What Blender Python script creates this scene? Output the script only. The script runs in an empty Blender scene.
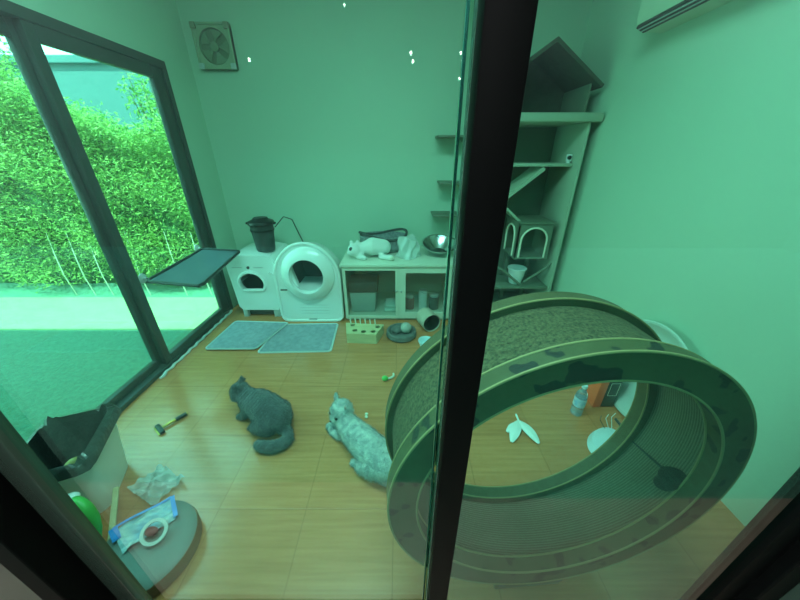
import bpy, bmesh, math, random
from mathutils import Vector, Matrix, Euler
random.seed(7)
C = bpy.context.scene.collection
PI = math.pi

# ------------------------------------------------------------------ materials
def mat(name, col, rough=.5, metal=0., var=.0, vscale=6., col2=None, bump=0., bscale=60., stretch=None, coat=0., trans=0., emis=None, sheen=0., spec=.5):
    m = bpy.data.materials.new(name); m.use_nodes = True
    nt = m.node_tree; b = nt.nodes['Principled BSDF']
    b.inputs['Base Color'].default_value = (*col, 1); b.inputs['Roughness'].default_value = rough
    b.inputs['Metallic'].default_value = metal; b.inputs['Coat Weight'].default_value = coat
    b.inputs['Specular IOR Level'].default_value = spec
    b.inputs['Sheen Weight'].default_value = sheen
    if trans: b.inputs['Transmission Weight'].default_value = trans
    tc = nt.nodes.new('ShaderNodeTexCoord'); mp = nt.nodes.new('ShaderNodeMapping')
    nt.links.new(tc.outputs['Object'], mp.inputs['Vector'])
    if stretch: mp.inputs['Scale'].default_value = stretch
    if var or col2:
        n = nt.nodes.new('ShaderNodeTexNoise'); n.inputs['Scale'].default_value = vscale; n.inputs['Detail'].default_value = 5
        nt.links.new(mp.outputs[0], n.inputs['Vector'])
        r = nt.nodes.new('ShaderNodeValToRGB')
        c2 = col2 or tuple(c*(1-var) for c in col)
        r.color_ramp.elements[0].position = .35; r.color_ramp.elements[0].color = (*c2, 1)
        r.color_ramp.elements[1].position = .65; r.color_ramp.elements[1].color = (*col, 1)
        nt.links.new(n.outputs['Fac'], r.inputs['Fac']); nt.links.new(r.outputs['Color'], b.inputs['Base Color'])
    if bump:
        n2 = nt.nodes.new('ShaderNodeTexNoise'); n2.inputs['Scale'].default_value = bscale; n2.inputs['Detail'].default_value = 3
        nt.links.new(mp.outputs[0], n2.inputs['Vector'])
        bp = nt.nodes.new('ShaderNodeBump'); bp.inputs['Strength'].default_value = bump; bp.inputs['Distance'].default_value = .01
        nt.links.new(n2.outputs['Fac'], bp.inputs['Height']); nt.links.new(bp.outputs['Normal'], b.inputs['Normal'])
    return m

def glass(name, tint, ior=1.5, rough=0.0, refl=1.0):
    """Flat pane: straight-through tinted transmission plus a Fresnel mirror, the same on either face."""
    m = bpy.data.materials.new(name); m.use_nodes = True; nt = m.node_tree
    nt.nodes.remove(nt.nodes['Principled BSDF']); out = nt.nodes['Material Output']
    g = nt.nodes.new('ShaderNodeNewGeometry')
    mix = nt.nodes.new('ShaderNodeMix'); mix.inputs['A'].default_value = ior; mix.inputs['B'].default_value = 1/ior
    nt.links.new(g.outputs['Backfacing'], mix.inputs['Factor'])
    fr = nt.nodes.new('ShaderNodeFresnel'); nt.links.new(mix.outputs['Result'], fr.inputs['IOR'])
    mul = nt.nodes.new('ShaderNodeMath'); mul.operation = 'MULTIPLY'; mul.inputs[1].default_value = refl
    nt.links.new(fr.outputs[0], mul.inputs[0])
    t = nt.nodes.new('ShaderNodeBsdfTransparent'); t.inputs[0].default_value = (*[math.sqrt(c) for c in tint], 1)
    s = nt.nodes.new('ShaderNodeBsdfGlossy'); s.inputs['Roughness'].default_value = rough; s.inputs['Color'].default_value = (1, 1, 1, 1)
    ms = nt.nodes.new('ShaderNodeMixShader')
    nt.links.new(mul.outputs[0], ms.inputs[0]); nt.links.new(t.outputs[0], ms.inputs[1]); nt.links.new(s.outputs[0], ms.inputs[2])
    nt.links.new(ms.outputs[0], out.inputs['Surface'])
    return m

def film(name, col, alpha, rough=.2):
    """Thin clear plastic film."""
    m = mat(name, col, rough, spec=.8, bump=.6, bscale=35)
    m.node_tree.nodes['Principled BSDF'].inputs['Alpha'].default_value = alpha
    return m

def spots(name, base, dark, scale, lo, hi, rough=.6):
    m = mat(name, base, rough, var=.15, vscale=30)
    nt = m.node_tree; r = [n for n in nt.nodes if n.type == 'VALTORGB'][0]; b = nt.nodes['Principled BSDF']
    tc = [n for n in nt.nodes if n.type == 'TEX_COORD'][0]
    n = nt.nodes.new('ShaderNodeTexNoise'); n.inputs['Scale'].default_value = scale; n.inputs['Detail'].default_value = 1.5
    nt.links.new(tc.outputs['Object'], n.inputs['Vector'])
    rr = nt.nodes.new('ShaderNodeValToRGB'); rr.color_ramp.elements[0].position = lo; rr.color_ramp.elements[1].position = hi
    nt.links.new(n.outputs['Fac'], rr.inputs['Fac'])
    mx = nt.nodes.new('ShaderNodeMix'); mx.data_type = 'RGBA'; mx.inputs['B'].default_value = (*dark, 1)
    nt.links.new(rr.outputs['Color'], mx.inputs['Factor']); nt.links.new(r.outputs['Color'], mx.inputs['A'])
    nt.links.new(mx.outputs['Result'], b.inputs['Base Color'])
    return m

def floor_mat():
    m = mat('wood_look_tile', (.56, .33, .10), .22, spec=1.)
    nt = m.node_tree; b = nt.nodes['Principled BSDF']; L = nt.links
    tc = [n for n in nt.nodes if n.type == 'TEX_COORD'][0]; mp = [n for n in nt.nodes if n.type == 'MAPPING'][0]
    mp.inputs['Scale'].default_value = (1.3, 26, 1)
    n = nt.nodes.new('ShaderNodeTexNoise'); n.inputs['Scale'].default_value = 2.2; n.inputs['Detail'].default_value = 6
    L.new(mp.outputs[0], n.inputs['Vector'])
    r = nt.nodes.new('ShaderNodeValToRGB')
    r.color_ramp.elements[0].position = .3; r.color_ramp.elements[0].color = FLOOR_A
    r.color_ramp.elements[1].position = .7; r.color_ramp.elements[1].color = FLOOR_B
    L.new(n.outputs['Fac'], r.inputs['Fac'])
    mp2 = nt.nodes.new('ShaderNodeMapping'); mp2.inputs['Location'].default_value = (.44, -.823+.41, 0)
    L.new(tc.outputs['Object'], mp2.inputs['Vector'])
    br = nt.nodes.new('ShaderNodeTexBrick'); br.offset = 0; br.squash = 1
    br.inputs['Scale'].default_value = 1; br.inputs['Brick Width'].default_value = .41; br.inputs['Row Height'].default_value = .41
    br.inputs['Mortar Size'].default_value = .0025; br.inputs['Mortar Smooth'].default_value = .2
    br.inputs['Color1'].default_value = (1, 1, 1, 1); br.inputs['Color2'].default_value = (.88, .88, .88, 1); br.inputs['Mortar'].default_value = (.72, .68, .62, 1)
    L.new(mp2.outputs[0], br.inputs['Vector'])
    mx = nt.nodes.new('ShaderNodeMix'); mx.data_type = 'RGBA'; mx.blend_type = 'MULTIPLY'; mx.inputs['Factor'].default_value = 1
    L.new(r.outputs['Color'], mx.inputs['A']); L.new(br.outputs['Color'], mx.inputs['B']); L.new(mx.outputs['Result'], b.inputs['Base Color'])
    bp = nt.nodes.new('ShaderNodeBump'); bp.inputs['Strength'].default_value = .25; bp.inputs['Distance'].default_value = .003; bp.invert = True
    L.new(br.outputs['Fac'], bp.inputs['Height']); L.new(bp.outputs['Normal'], b.inputs['Normal'])
    return m

def leaf_mat(name, a, b_, c):
    m = mat(name, b_, .5); nt = m.node_tree; b = nt.nodes['Principled BSDF']; L = nt.links
    g = nt.nodes.new('ShaderNodeNewGeometry'); r = nt.nodes.new('ShaderNodeValToRGB')
    r.color_ramp.elements[0].color = (*a, 1); r.color_ramp.elements[1].color = (*c, 1)
    e = r.color_ramp.elements.new(.5); e.color = (*b_, 1)
    L.new(g.outputs['Random Per Island'], r.inputs['Fac']); L.new(r.outputs['Color'], b.inputs['Base Color'])
    t = nt.nodes.new('ShaderNodeBsdfTranslucent'); L.new(r.outputs['Color'], t.inputs['Color'])
    ms = nt.nodes.new('ShaderNodeMixShader'); ms.inputs[0].default_value = .35
    out = nt.nodes['Material Output']
    L.new(b.outputs[0], ms.inputs[1]); L.new(t.outputs[0], ms.inputs[2]); L.new(ms.outputs[0], out.inputs['Surface'])
    return m

def wave_mat(name, base, dark, scale, rough=.9, axis='Y', bump=.5, speck=0.):
    """Corrugated stripes across the wheel's axle (plus optional speckle)."""
    m = mat(name, base, rough); nt = m.node_tree; b = nt.nodes['Principled BSDF']; L = nt.links
    tc = [n for n in nt.nodes if n.type == 'TEX_COORD'][0]
    w = nt.nodes.new('ShaderNodeTexWave'); w.bands_direction = axis; w.inputs['Scale'].default_value = scale; w.inputs['Distortion'].default_value = .3
    L.new(tc.outputs['Object'], w.inputs['Vector'])
    v = nt.nodes.new('ShaderNodeTexNoise'); v.inputs['Scale'].default_value = 130; v.inputs['Detail'].default_value = 2
    L.new(tc.outputs['Object'], v.inputs['Vector'])
    mx0 = nt.nodes.new('ShaderNodeMix'); mx0.inputs['Factor'].default_value = speck
    L.new(w.outputs['Fac'], mx0.inputs['A']); L.new(v.outputs['Fac'], mx0.inputs['B'])
    r = nt.nodes.new('ShaderNodeValToRGB'); r.color_ramp.elements[0].color = (*dark, 1); r.color_ramp.elements[1].color = (*base, 1)
    r.color_ramp.elements[0].position = .3; r.color_ramp.elements[1].position = .62
    L.new(mx0.outputs['Result'], r.inputs['Fac']); L.new(r.outputs['Color'], b.inputs['Base Color'])
    bp = nt.nodes.new('ShaderNodeBump'); bp.inputs['Strength'].default_value = bump; bp.inputs['Distance'].default_value = .004
    L.new(mx0.outputs['Result'], bp.inputs['Height']); L.new(bp.outputs['Normal'], b.inputs['Normal'])
    return m

FLOOR_A = (.54, .19, .066, 1); FLOOR_B = (.70, .27, .105, 1)
TINT = (.29, .88, .78)
WALL = (.46, .63, .49)
M = dict(
    frontwall=mat('dark_glossy_front_cladding', (.05, .085, .065), .12),
    stile=mat('door_stile_reflection_tint', (.05, .075, .06), .25),  # left black door frame painted lighter, reflected light put into its colour
    fanblade=mat('fan_blade_plastic', (.20, .27, .17), .5),
    winframe=mat('dark_window_aluminium', (.045, .06, .055), .4, metal=.1),
    wall=mat('mint_wall_paint', WALL, .6, var=.03, vscale=1.5, bump=.05, bscale=120),
    ceil=mat('ceiling_paint', (.75, .8, .77), .8),
    floor=floor_mat(),
    frame=mat('black_aluminium', (.012, .014, .014), .35, metal=.3),
    doorframe=mat('black_door_aluminium', (.0025, .003, .003), .55, spec=.07),
    pane=glass('green_door_glass', TINT, refl=1.0),
    winpane=glass('green_window_glass', (.80, .97, .76), refl=.7),
    cabpane=glass('cabinet_glass', (.8, .86, .84)),
    white=mat('white_plastic', (.82, .84, .83), .35, var=.03),
    whitegloss=mat('white_gloss_plastic', (.85, .87, .86), .2),
    shade=mat('light_grey_plastic', (.5, .55, .54), .4),
    dark=mat('black_plastic', (.015, .018, .018), .4, var=.2),
    dkgrey=mat('dark_grey_plastic', (.05, .06, .06), .5),
    inside=mat('dark_grey_lining', (.06, .085, .085), .7),
    grey=mat('grey_rubber', (.36, .40, .46), .8, col2=(.27, .31, .37), vscale=25, bump=.6, bscale=180),
    matedge=mat('pale_mat_edge', (.6, .66, .68), .6),
    cab=mat('cream_painted_wood', (.68, .70, .58), .45, var=.06, vscale=3),
    ply=mat('pale_pine', (.66, .58, .32), .55, var=.18, vscale=5, stretch=(1, 12, 12)),
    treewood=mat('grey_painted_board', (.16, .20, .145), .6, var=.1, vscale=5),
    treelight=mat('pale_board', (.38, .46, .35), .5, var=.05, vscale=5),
    treedark=mat('dark_grey_felt', (.055, .08, .05), .9, var=.2, vscale=20),
    cream=mat('cream_edging', (.72, .72, .58), .5),
    felt=mat('beige_felt', (.52, .46, .36), .9, var=.15, vscale=20, bump=.4, bscale=150),
    greyfelt=mat('grey_felt', (.17, .17, .16), .9, var=.3, vscale=20, bump=.6, bscale=120),
    steel=mat('brushed_steel', (.62, .66, .66), .22, metal=1.),
    gold=mat('gold_metal', (.5, .33, .08), .3, metal=.9),
    liner=mat('black_bin_liner', (.02, .022, .022), .28, bump=1., bscale=30, spec=1.),
    binwhite=mat('milky_bin_plastic', (.85, .88, .88), .4),
    film=film('clear_film', (.75, .82, .82), .38),
    film2=film('milky_film', (.72, .80, .76), .75, .3),
    blue=mat('blue_print', (.05, .28, .8), .3),
    packet=mat('packet_print', (.55, .68, .66), .25, col2=(.2, .42, .6), vscale=16, bump=.5, bscale=30),
    red=mat('dark_red_core', (.35, .05, .06), .5),
    green=mat('bright_green_plastic', (.10, .5, .10), .4),
    lilac=mat('lilac_film', (.28, .25, .42), .4, bump=.7, bscale=30),
    pouf=mat('grey_cushion_top', (.17, .21, .20), .5, var=.1, vscale=8),
    poufside=mat('brown_wood_side', (.22, .11, .05), .5, var=.4, vscale=9),
    ring=mat('brown_board', (.105, .088, .04), .55, var=.2, vscale=12),
    ringspot=spots('brown_board_with_black_patches', (.085, .078, .03), (.008, .010, .007), 15, .57, .59),
    band=mat('tan_edge_band', (.38, .26, .12), .5),
    drumout=wave_mat('speckled_cardboard', (.13, .105, .05), (.03, .026, .013), 10, speck=.93, bump=.7),
    drumin=wave_mat('corrugated_grey_card', (.22, .19, .13), (.12, .105, .07), 38, speck=.4),
    catgrey=mat('blue_grey_fur', (.10, .10, .115), .85, col2=(.045, .048, .058), vscale=22, bump=1., bscale=140, sheen=.5),
    catsilver=mat('silver_shaded_fur', (.70, .72, .68), .85, col2=(.36, .39, .40), vscale=30, bump=1., bscale=140, sheen=.4),
    eye=mat('dark_eye', (.01, .012, .01), .1),
    nose=mat('dusky_nose', (.12, .06, .06), .5),
    plush=mat('white_plush', (.78, .80, .76), .9, bump=.6, bscale=90, sheen=.3),
    basket=mat('grey_woven_fabric', (.30, .33, .34), .9, var=.4, vscale=40, bump=.5, bscale=90),
    trim=mat('dark_binding', (.06, .07, .07), .7),
    water=mat('clear_bottle_plastic', (.72, .86, .95), .08, trans=.75),
    label=mat('bottle_label', (.25, .5, .75), .4, col2=(.75, .8, .85), vscale=30),
    orange=mat('orange_plastic', (1., .17, .06), .4),
    tub=mat('translucent_pale_plastic', (.60, .72, .66), .3, var=.06, vscale=4),
    pale=mat('pale_blue_plastic', (.62, .76, .82), .3),
    feather=mat('white_feather', (.82, .84, .82), .8, bump=.4, bscale=120),
    mesh=None,
    acwhite=mat('ac_white', (.52, .64, .48), .4),
    turf=mat('artificial_turf', (.14, .31, .22), .9, var=.25, vscale=40, bump=.8, bscale=220),
    paving=mat('pale_path_paving', (.32, .42, .22), .85, var=.12, vscale=8),
    porch=mat('brown_porch_tile', (.46, .30, .23), .45, var=.2, vscale=4),
    outwall=mat('dark_grey_render', (.10, .11, .09), .5, var=.15, vscale=4),
    house=mat('pale_blue_render', (.09, .16, .18), .8, var=.05),
    concrete=mat('roof_concrete', (.5, .52, .5), .8),
    leaf=leaf_mat('hedge_leaf', (.12, .26, .06), (.27, .44, .11), (.52, .62, .20)),
    leaf2=leaf_mat('tree_leaf', (.06, .18, .04), (.20, .36, .08), (.45, .58, .18)),
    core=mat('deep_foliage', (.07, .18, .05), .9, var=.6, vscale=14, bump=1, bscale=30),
    stem=mat('pale_stem', (.5, .5, .4), .7),
    bark=mat('bark', (.18, .13, .09), .9, var=.4, vscale=15),
    pink=mat('dusty_red_fabric', (.45, .16, .14), .8),
    plate=mat('plate_ceramic', (.8, .82, .8), .2),
)
m = mat('black_mesh_fabric', (.10, .15, .18), .8, bump=.3, bscale=200); m.node_tree.nodes['Principled BSDF'].inputs['Alpha'].default_value = .78; M['mesh'] = m

# ------------------------------------------------------------------ builders
class MB:
    def __init__(s): s.bm = bmesh.new()
    def _add(s, t, mx=None):
        if mx is not None: bmesh.ops.transform(t, matrix=mx, verts=t.verts)
        me = bpy.data.meshes.new('tmp'); t.to_mesh(me); t.free(); s.bm.from_mesh(me); bpy.data.meshes.remove(me); return s
    def box(s, lo, hi, bev=.0, seg=2, mx=None):
        t = bmesh.new(); bmesh.ops.create_cube(t, size=1)
        c = [(a+b)/2 for a, b in zip(lo, hi)]; d = [abs(b-a) for a, b in zip(lo, hi)]
        bmesh.ops.transform(t, matrix=Matrix.Translation(c) @ Matrix.Diagonal((*d, 1)), verts=t.verts)
        if bev: bmesh.ops.bevel(t, geom=t.edges[:], offset=min(bev, min(d)*.49), segments=seg, affect='EDGES', profile=.5)
        return s._add(t, mx)
    def rod(s, a, b, r0, r1=None, n=16):
        a, b = Vector(a), Vector(b); d = b-a; t = bmesh.new()
        bmesh.ops.create_cone(t, cap_ends=True, segments=n, radius1=r0, radius2=r0 if r1 is None else r1, depth=d.length)
        q = Vector((0, 0, 1)).rotation_difference(d.normalized()).to_matrix().to_4x4()
        return s._add(t, Matrix.Translation((a+b)/2) @ q)
    def ball(s, c, r, sc=(1, 1, 1), rot=None, n=20):
        t = bmesh.new(); bmesh.ops.create_uvsphere(t, u_segments=n, v_segments=max(6, n*2//3), radius=r)
        mx = Matrix.Translation(c) @ (rot.to_matrix().to_4x4() if rot else Matrix()) @ Matrix.Diagonal((*sc, 1))
        return s._add(t, mx)
    def chain(s, pts, n=14):
        """tapered capsule chain: (x,y,z,r)..."""
        for i, p in enumerate(pts):
            s.ball(p[:3], p[3], n=n)
            if i: s.rod(pts[i-1][:3], p[:3], pts[i-1][3], p[3], n)
        return s
    def tube(s, pts, r, n=10, closed=False):
        pts = [Vector(p) for p in pts]; rings = []; N = len(pts)
        up = Vector((0, 0, 1)); bm = s.bm; prev = None
        for i, p in enumerate(pts):
            if closed: d = pts[(i+1) % N]-pts[i-1]
            else: d = pts[min(i+1, N-1)]-pts[max(i-1, 0)]
            d.normalize()
            if prev is None:
                a = d.cross(up)
                if a.length < 1e-3: a = d.cross(Vector((1, 0, 0)))
            else: a = prev-d*prev.dot(d)
            a.normalize(); prev = a; b = d.cross(a)
            rr = r[i] if isinstance(r, (list, tuple)) else r
            rings.append([bm.verts.new(p+a*math.cos(k*2*PI/n)*rr+b*math.sin(k*2*PI/n)*rr) for k in range(n)])
        for i in range(N if closed else N-1):
            A, B = rings[i], rings[(i+1) % N]
            for k in range(n): bm.faces.new((A[k], A[(k+1) % n], B[(k+1) % n], B[k]))
        if not closed: bm.faces.new(rings[0][::-1]); bm.faces.new(rings[-1])
        return s
    def lathe(s, prof, mx=None, n=48, closed=False, sx=1., sy=1., a0=0., a1=2*PI):
        """profile (r,z) spun about z; closed joins the last profile point to the first"""
        t = bmesh.new(); full = abs(a1-a0-2*PI) < 1e-6; K = n if full else n+1
        rings = [[t.verts.new((r*math.cos(a0+(a1-a0)*k/n)*sx, r*math.sin(a0+(a1-a0)*k/n)*sy, z)) for k in range(K)] for r, z in prof]
        P = len(prof)
        for i in range(P if closed else P-1):
            A, B = rings[i], rings[(i+1) % P]
            for k in range(n):
                k2 = (k+1) % K
                try: t.faces.new((A[k], A[k2], B[k2], B[k]))
                except ValueError: pass
        bmesh.ops.remove_doubles(t, verts=t.verts, dist=1e-5)
        bmesh.ops.recalc_face_normals(t, faces=t.faces)
        return s._add(t, mx)
    def prism(s, poly, y0, y1, mx=None, bev=0., hole=None):
        """closed outline in x,z extruded from y0 to y1; hole is a second outline with as many points"""
        t = bmesh.new()
        if hole is None:
            A = [t.verts.new((x, y0, z)) for x, z in poly]; B = [t.verts.new((x, y1, z)) for x, z in poly]
            t.faces.new(A); t.faces.new(B[::-1]); n = len(poly)
            for k in range(n): t.faces.new((A[k], B[k], B[(k+1) % n], A[(k+1) % n]))
        else:
            n = len(poly)
            O0 = [t.verts.new((x, y0, z)) for x, z in poly]; O1 = [t.verts.new((x, y1, z)) for x, z in poly]
            I0 = [t.verts.new((x, y0, z)) for x, z in hole]; I1 = [t.verts.new((x, y1, z)) for x, z in hole]
            for k in range(n):
                j = (k+1) % n
                t.faces.new((O0[k], O0[j], I0[j], I0[k])); t.faces.new((O1[j], O1[k], I1[k], I1[j]))
                t.faces.new((O0[j], O0[k], O1[k], O1[j])); t.faces.new((I0[k], I0[j], I1[j], I1[k]))
        bmesh.ops.recalc_face_normals(t, faces=t.faces)
        if bev: bmesh.ops.bevel(t, geom=[e for e in t.edges if len(e.link_faces) == 2 and e.calc_face_angle() > .9], offset=bev, segments=2, affect='EDGES')
        return s._add(t, mx)
    def grid(s, f, nu, nv):
        V = [[s.bm.verts.new(f(i/nu, j/nv)) for j in range(nv+1)] for i in range(nu+1)]
        for i in range(nu):
            for j in range(nv): s.bm.faces.new((V[i][j], V[i+1][j], V[i+1][j+1], V[i][j+1]))
        return s
    def solid(s, th):
        bmesh.ops.recalc_face_normals(s.bm, faces=s.bm.faces)
        bmesh.ops.solidify(s.bm, geom=s.bm.faces[:], thickness=th); return s
    def xf(s, mx): bmesh.ops.transform(s.bm, matrix=mx, verts=s.bm.verts); return s

def rootof(o):
    while o.parent: o = o.parent
    return o
def obj(name, mb, material, parent=None, smooth=True, angle=.6):
    """Link the builder as ONE mesh object; vertices are given in world space."""
    bm = mb.bm if isinstance(mb, MB) else mb
    if parent is not None:
        bmesh.ops.translate(bm, vec=-Vector(rootof(parent).location), verts=bm.verts)
    me = bpy.data.meshes.new(name); bm.to_mesh(me); bm.free()
    me.materials.append(material)
    if smooth:
        me.polygons.foreach_set('use_smooth', [True]*len(me.polygons))
        try: me.set_sharp_from_angle(angle=angle)
        except Exception: pass
    o = bpy.data.objects.new(name, me); C.objects.link(o)
    if parent is not None: o.parent = parent
    return o
def tag(o, label, cat, group=None, kind=None):
    o['label'] = label; o['category'] = cat
    if group: o['group'] = group
    if kind: o['kind'] = kind
    return o
def thing(name, label, cat, loc, group=None, kind=None):
    o = bpy.data.objects.new(name, None); o.empty_display_size = .1; o.location = loc; C.objects.link(o)
    return tag(o, label, cat, group, kind)
def struct(name, mb, m_, label, cat, smooth=False):
    return tag(obj(name, mb, m_, None, smooth), label, cat, None, 'structure')
def rrect(w, h, r, n=6, cx=0, cz=0):
    """rounded rectangle outline, counter-clockwise"""
    P = []
    for k, (sx, sz) in enumerate(((1, 1), (-1, 1), (-1, -1), (1, -1))):
        for i in range(n+1):
            a = k*PI/2+i*PI/2/n
            P.append((cx+sx*(w/2-r)+r*math.cos(a), cz+sz*(h/2-r)+r*math.sin(a)))
    return P
def ellipse(rx, rz, n, cx=0, cz=0): return [(cx+rx*math.cos(2*PI*k/n), cz+rz*math.sin(2*PI*k/n)) for k in range(n)]
def remesh(mb, voxel, smooth_it=6, fac=.5):
    me = bpy.data.meshes.new('t'); mb.bm.to_mesh(me); mb.bm.free()
    o = bpy.data.objects.new('t', me); C.objects.link(o)
    r = o.modifiers.new('r', 'REMESH'); r.mode = 'VOXEL'; r.voxel_size = voxel
    s = o.modifiers.new('s', 'SMOOTH'); s.iterations = smooth_it; s.factor = fac
    dg = bpy.context.evaluated_depsgraph_get(); ev = o.evaluated_get(dg)
    nm = bpy.data.meshes.new_from_object(ev)
    out = MB(); out.bm.from_mesh(nm)
    bpy.data.objects.remove(o); bpy.data.meshes.remove(nm)
    return out

# ------------------------------------------------------------------ the room
RX, LX, BY, FY, HT = 1.545, -1.80, 3.20, .40, 2.90
struct('floor', MB().box((LX-.12, FY-.05, -.12), (RX+.12, BY+.12, 0)), M['floor'], 'orange brown wood look tiled floor of the cat room', 'floor')
struct('wall_back', MB().box((LX-.12, BY, 0), (RX+.12, BY+.12, HT)), M['wall'], 'mint green painted back wall behind the cabinet', 'wall')
struct('wall_right', MB().box((RX, FY-.05, 0), (RX+.12, BY, HT)), M['wall'], 'mint green right wall under the air conditioner', 'wall')
w = MB().box((LX-.12, 2.845, 0), (LX, BY, HT)).box((LX-.12, FY-.05, 2.12), (LX, 2.845, HT))
struct('wall_left', w, M['wall'], 'mint green left wall around the garden window', 'wall')
struct('ceiling', MB().box((LX-.12, FY-.05, HT), (RX+.12, BY+.12, HT+.1)), M['ceil'], 'white ceiling of the cat room', 'ceiling')
w = MB().box((-3.2, .36, -.1), (-.93, .45, HT)).box((.985, .33, -.1), (3.2, .45, HT)).box((-.93, .33, 2.45), (.985, .45, HT))
struct('wall_front', w, M['frontwall'], 'dark front wall either side of the glass sliding door', 'wall')

# left garden window : two sliding panels in a black frame
def panel(name, y0, y1, x0, x1, label, wl, wr):
    t = thing(name, label, 'window', ((x0+x1)/2, (y0+y1)/2, 0), None, 'structure')
    f = MB().box((x0, y0, .03), (x1, y0+wl, 2.09), .006).box((x0, y1-wr, .03), (x1, y1, 2.09), .006)
    f.box((x0, y0+wl, 2.0), (x1, y1-wr, 2.09), .006).box((x0, y0+wl, .03), (x1, y1-wr, .085), .006)
    obj('window_sash', f, M['winframe'], t)
    obj('window_pane', MB().box(((x0+x1)/2-.003, y0+wl-.005, .08), ((x0+x1)/2+.003, y1-wr+.005, 2.005)), M['winpane'], t)
panel('window_1', 1.855, 2.80, -1.845, -1.805, 'far garden window panel with black frame and hedge behind it', .06, .12)
panel('window_2', .47, 1.93, -1.89, -1.85, 'near garden window panel, green glass over shaded turf', .08, .10)
w = MB().box((-1.92, .45, 2.075), (-1.795, 2.845, 2.13), .004).box((-1.92, 2.795, 0), (-1.795, 2.845, 2.09), .004).box((-1.92, .45, 0), (-1.795, 2.845, .032), .004)
struct('trim_1', w, M['winframe'], 'black outer frame of the garden window', 'window frame')
w = MB()
pts = []
for i in range(41):
    y = 1.72+1.06*i/40
    pts.append((-1.772+.006*math.sin(i*1.7)+random.uniform(-.003, .003), y, .008+random.uniform(0, .004)))
w.tube(pts, [.008+.004*math.sin(i*2.3)**2 for i in range(41)], 8)
struct('trim_2', w, mat('white_sealant', (.7, .74, .74), .6), 'ragged white sealant strip along the garden window sill', 'trim', True)

# front sliding door (two panels) and jambs, close to the camera
def door(name, x0, x1, y0, y1, label, sl, sr):
    t = thing(name, label, 'door', ((x0+x1)/2, (y0+y1)/2, 0), None, 'structure')
    f = MB().box((x0, y0, .02), (x0+sl, y1, 2.42), .004).box((x1-sr, y0, .02), (x1, y1, 2.42), .004)
    f.box((x0+sl, y0, 2.34), (x1-sr, y1, 2.42), .004).box((x0+sl, y0, .02), (x1-sr, y1, .10), .004)
    obj('door_stile', f, M['stile'] if sl > .055 and x0 < 0 else M['doorframe'], t)
    obj('door_pane', MB().box((x0+sl-.006, (y0+y1)/2-.003, .09), (x1-sr+.006, (y0+y1)/2+.003, 2.35)), M['pane'], t)
door('door_1', -.87, .128, .415, .445, 'left glass sliding door panel seen through at arm length', .06, .046)
door('door_2', .079, .93, .375, .405, 'right glass sliding door panel in front of the cat wheel', .0525, .06)
w = MB().box((-.93, .35, -.02), (-.87, .45, 2.45), .004).box((.925, .35, -.02), (.985, .45, 2.45), .004).box((-.87, .35, 2.42), (.925, .45, 2.45), .004).box((-.93, .35, -.02), (.985, .45, .018), .004)
struct('trim_3', w, M['doorframe'], 'black door frame around the glass sliding door', 'door frame')
obj_track = MB().box((.074, .4465, .10), (.079, .4545, 2.34), .001)
struct('trim_4', obj_track, M['steel'], 'thin metal seal strip on the black door mullion', 'trim')

# outdoors
struct('ground', MB().box((-14, -9, -.14), (-1.92, 2.0, -.06)).box((-14, 2.0, -.14), (-1.92, 12, -.06)).box((-1.92, -9, -.14), (6, -.11, -.06)).box((6, -9, -.14), (7.4, .4, -.06)), M['turf'], 'green artificial turf outside the garden window', 'turf')
struct('path', MB().box((-14, 2.5, -.10), (-1.95, 3.22, -.045), .005), M['paving'], 'pale path strip in front of the hedge', 'path')
struct('porch', MB().box((-3.2, -.11, -.12), (3.2, .35, -.02), .004), M['porch'], 'brown tiled porch floor before the glass door', 'porch')
struct('roof', MB().box((-6.5, -3.4, 2.98), (6.9, .62, 3.08)).box((-1.95, .62, 3.0), (4, 3.4, 3.1)), M['ceil'], 'flat room roof with unseen canopy added over the terrace for shade', 'roof')  # terrace part is unseen, sized to shade the turf and dim reflections

struct('wall_blocker', MB().box((-12, -4.75, -.06), (7.2, -4.55, 5.3)).box((7.0, -4.55, -.06), (7.2, .33, 3.6)).box((3.2, .33, -.1), (7.2, .45, 3.6)), M['outwall'], 'unseen dark wall added behind the viewer to darken the door glass reflection', 'wall')  # unseen wall added to darken glass reflections and keep the sun out

def leaves(fn, count, lw, ll, droop=.4):
    """count narrow diamond leaves at fn() positions, one mesh"""
    V = []; F = []
    for i in range(count):
        p = Vector(fn())
        d = Vector((random.gauss(0, 1), random.gauss(-.5, .8), random.gauss(-.1, .7))).normalized()
        s = d.cross(Vector((random.gauss(0, 1), random.gauss(0, 1), random.gauss(0, 1)))).normalized()
        l = ll*random.uniform(.6, 1.3); w_ = lw*random.uniform(.7, 1.3); k = len(V)
        n = d.cross(s)*w_*.5
        V += [p, p+d*l*.45+s*w_+n, p+d*l, p+d*l*.45-s*w_+n]; F.append((k, k+1, k+2, k+3))
    me = bpy.data.meshes.new('l'); me.from_pydata([tuple(v) for v in V], [], F)
    b = MB(); b.bm.from_mesh(me); bpy.data.meshes.remove(me); return b
def hedge_top(x): return 1.80+.08*math.sin(x*3.1)+.05*math.sin(x*7.7)+max(0, (-x-3.2))*.55
h = thing('hedge', 'tall leafy green hedge beyond the garden window', 'hedge', (-4, 3.6, -.06))
def hp():
    x = random.uniform(-5.6, -2.06) if random.random() < .85 else random.uniform(-8, -5.6)
    t = random.random()
    top = min(hedge_top(x), 3.4)
    z = -.0+top*math.sqrt(random.random())*1.0 if t < .5 else random.uniform(.1, top+.12*random.random())
    bulge = .10*math.sin(x*5+z*3)+.06*math.sin(z*9+x*2)
    return (x, 3.42+bulge+random.uniform(-.14, .25), z)
obj('foliage', leaves(hp, 85000, .0075, .046), M['leaf'], h, False)
b = MB()
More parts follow.
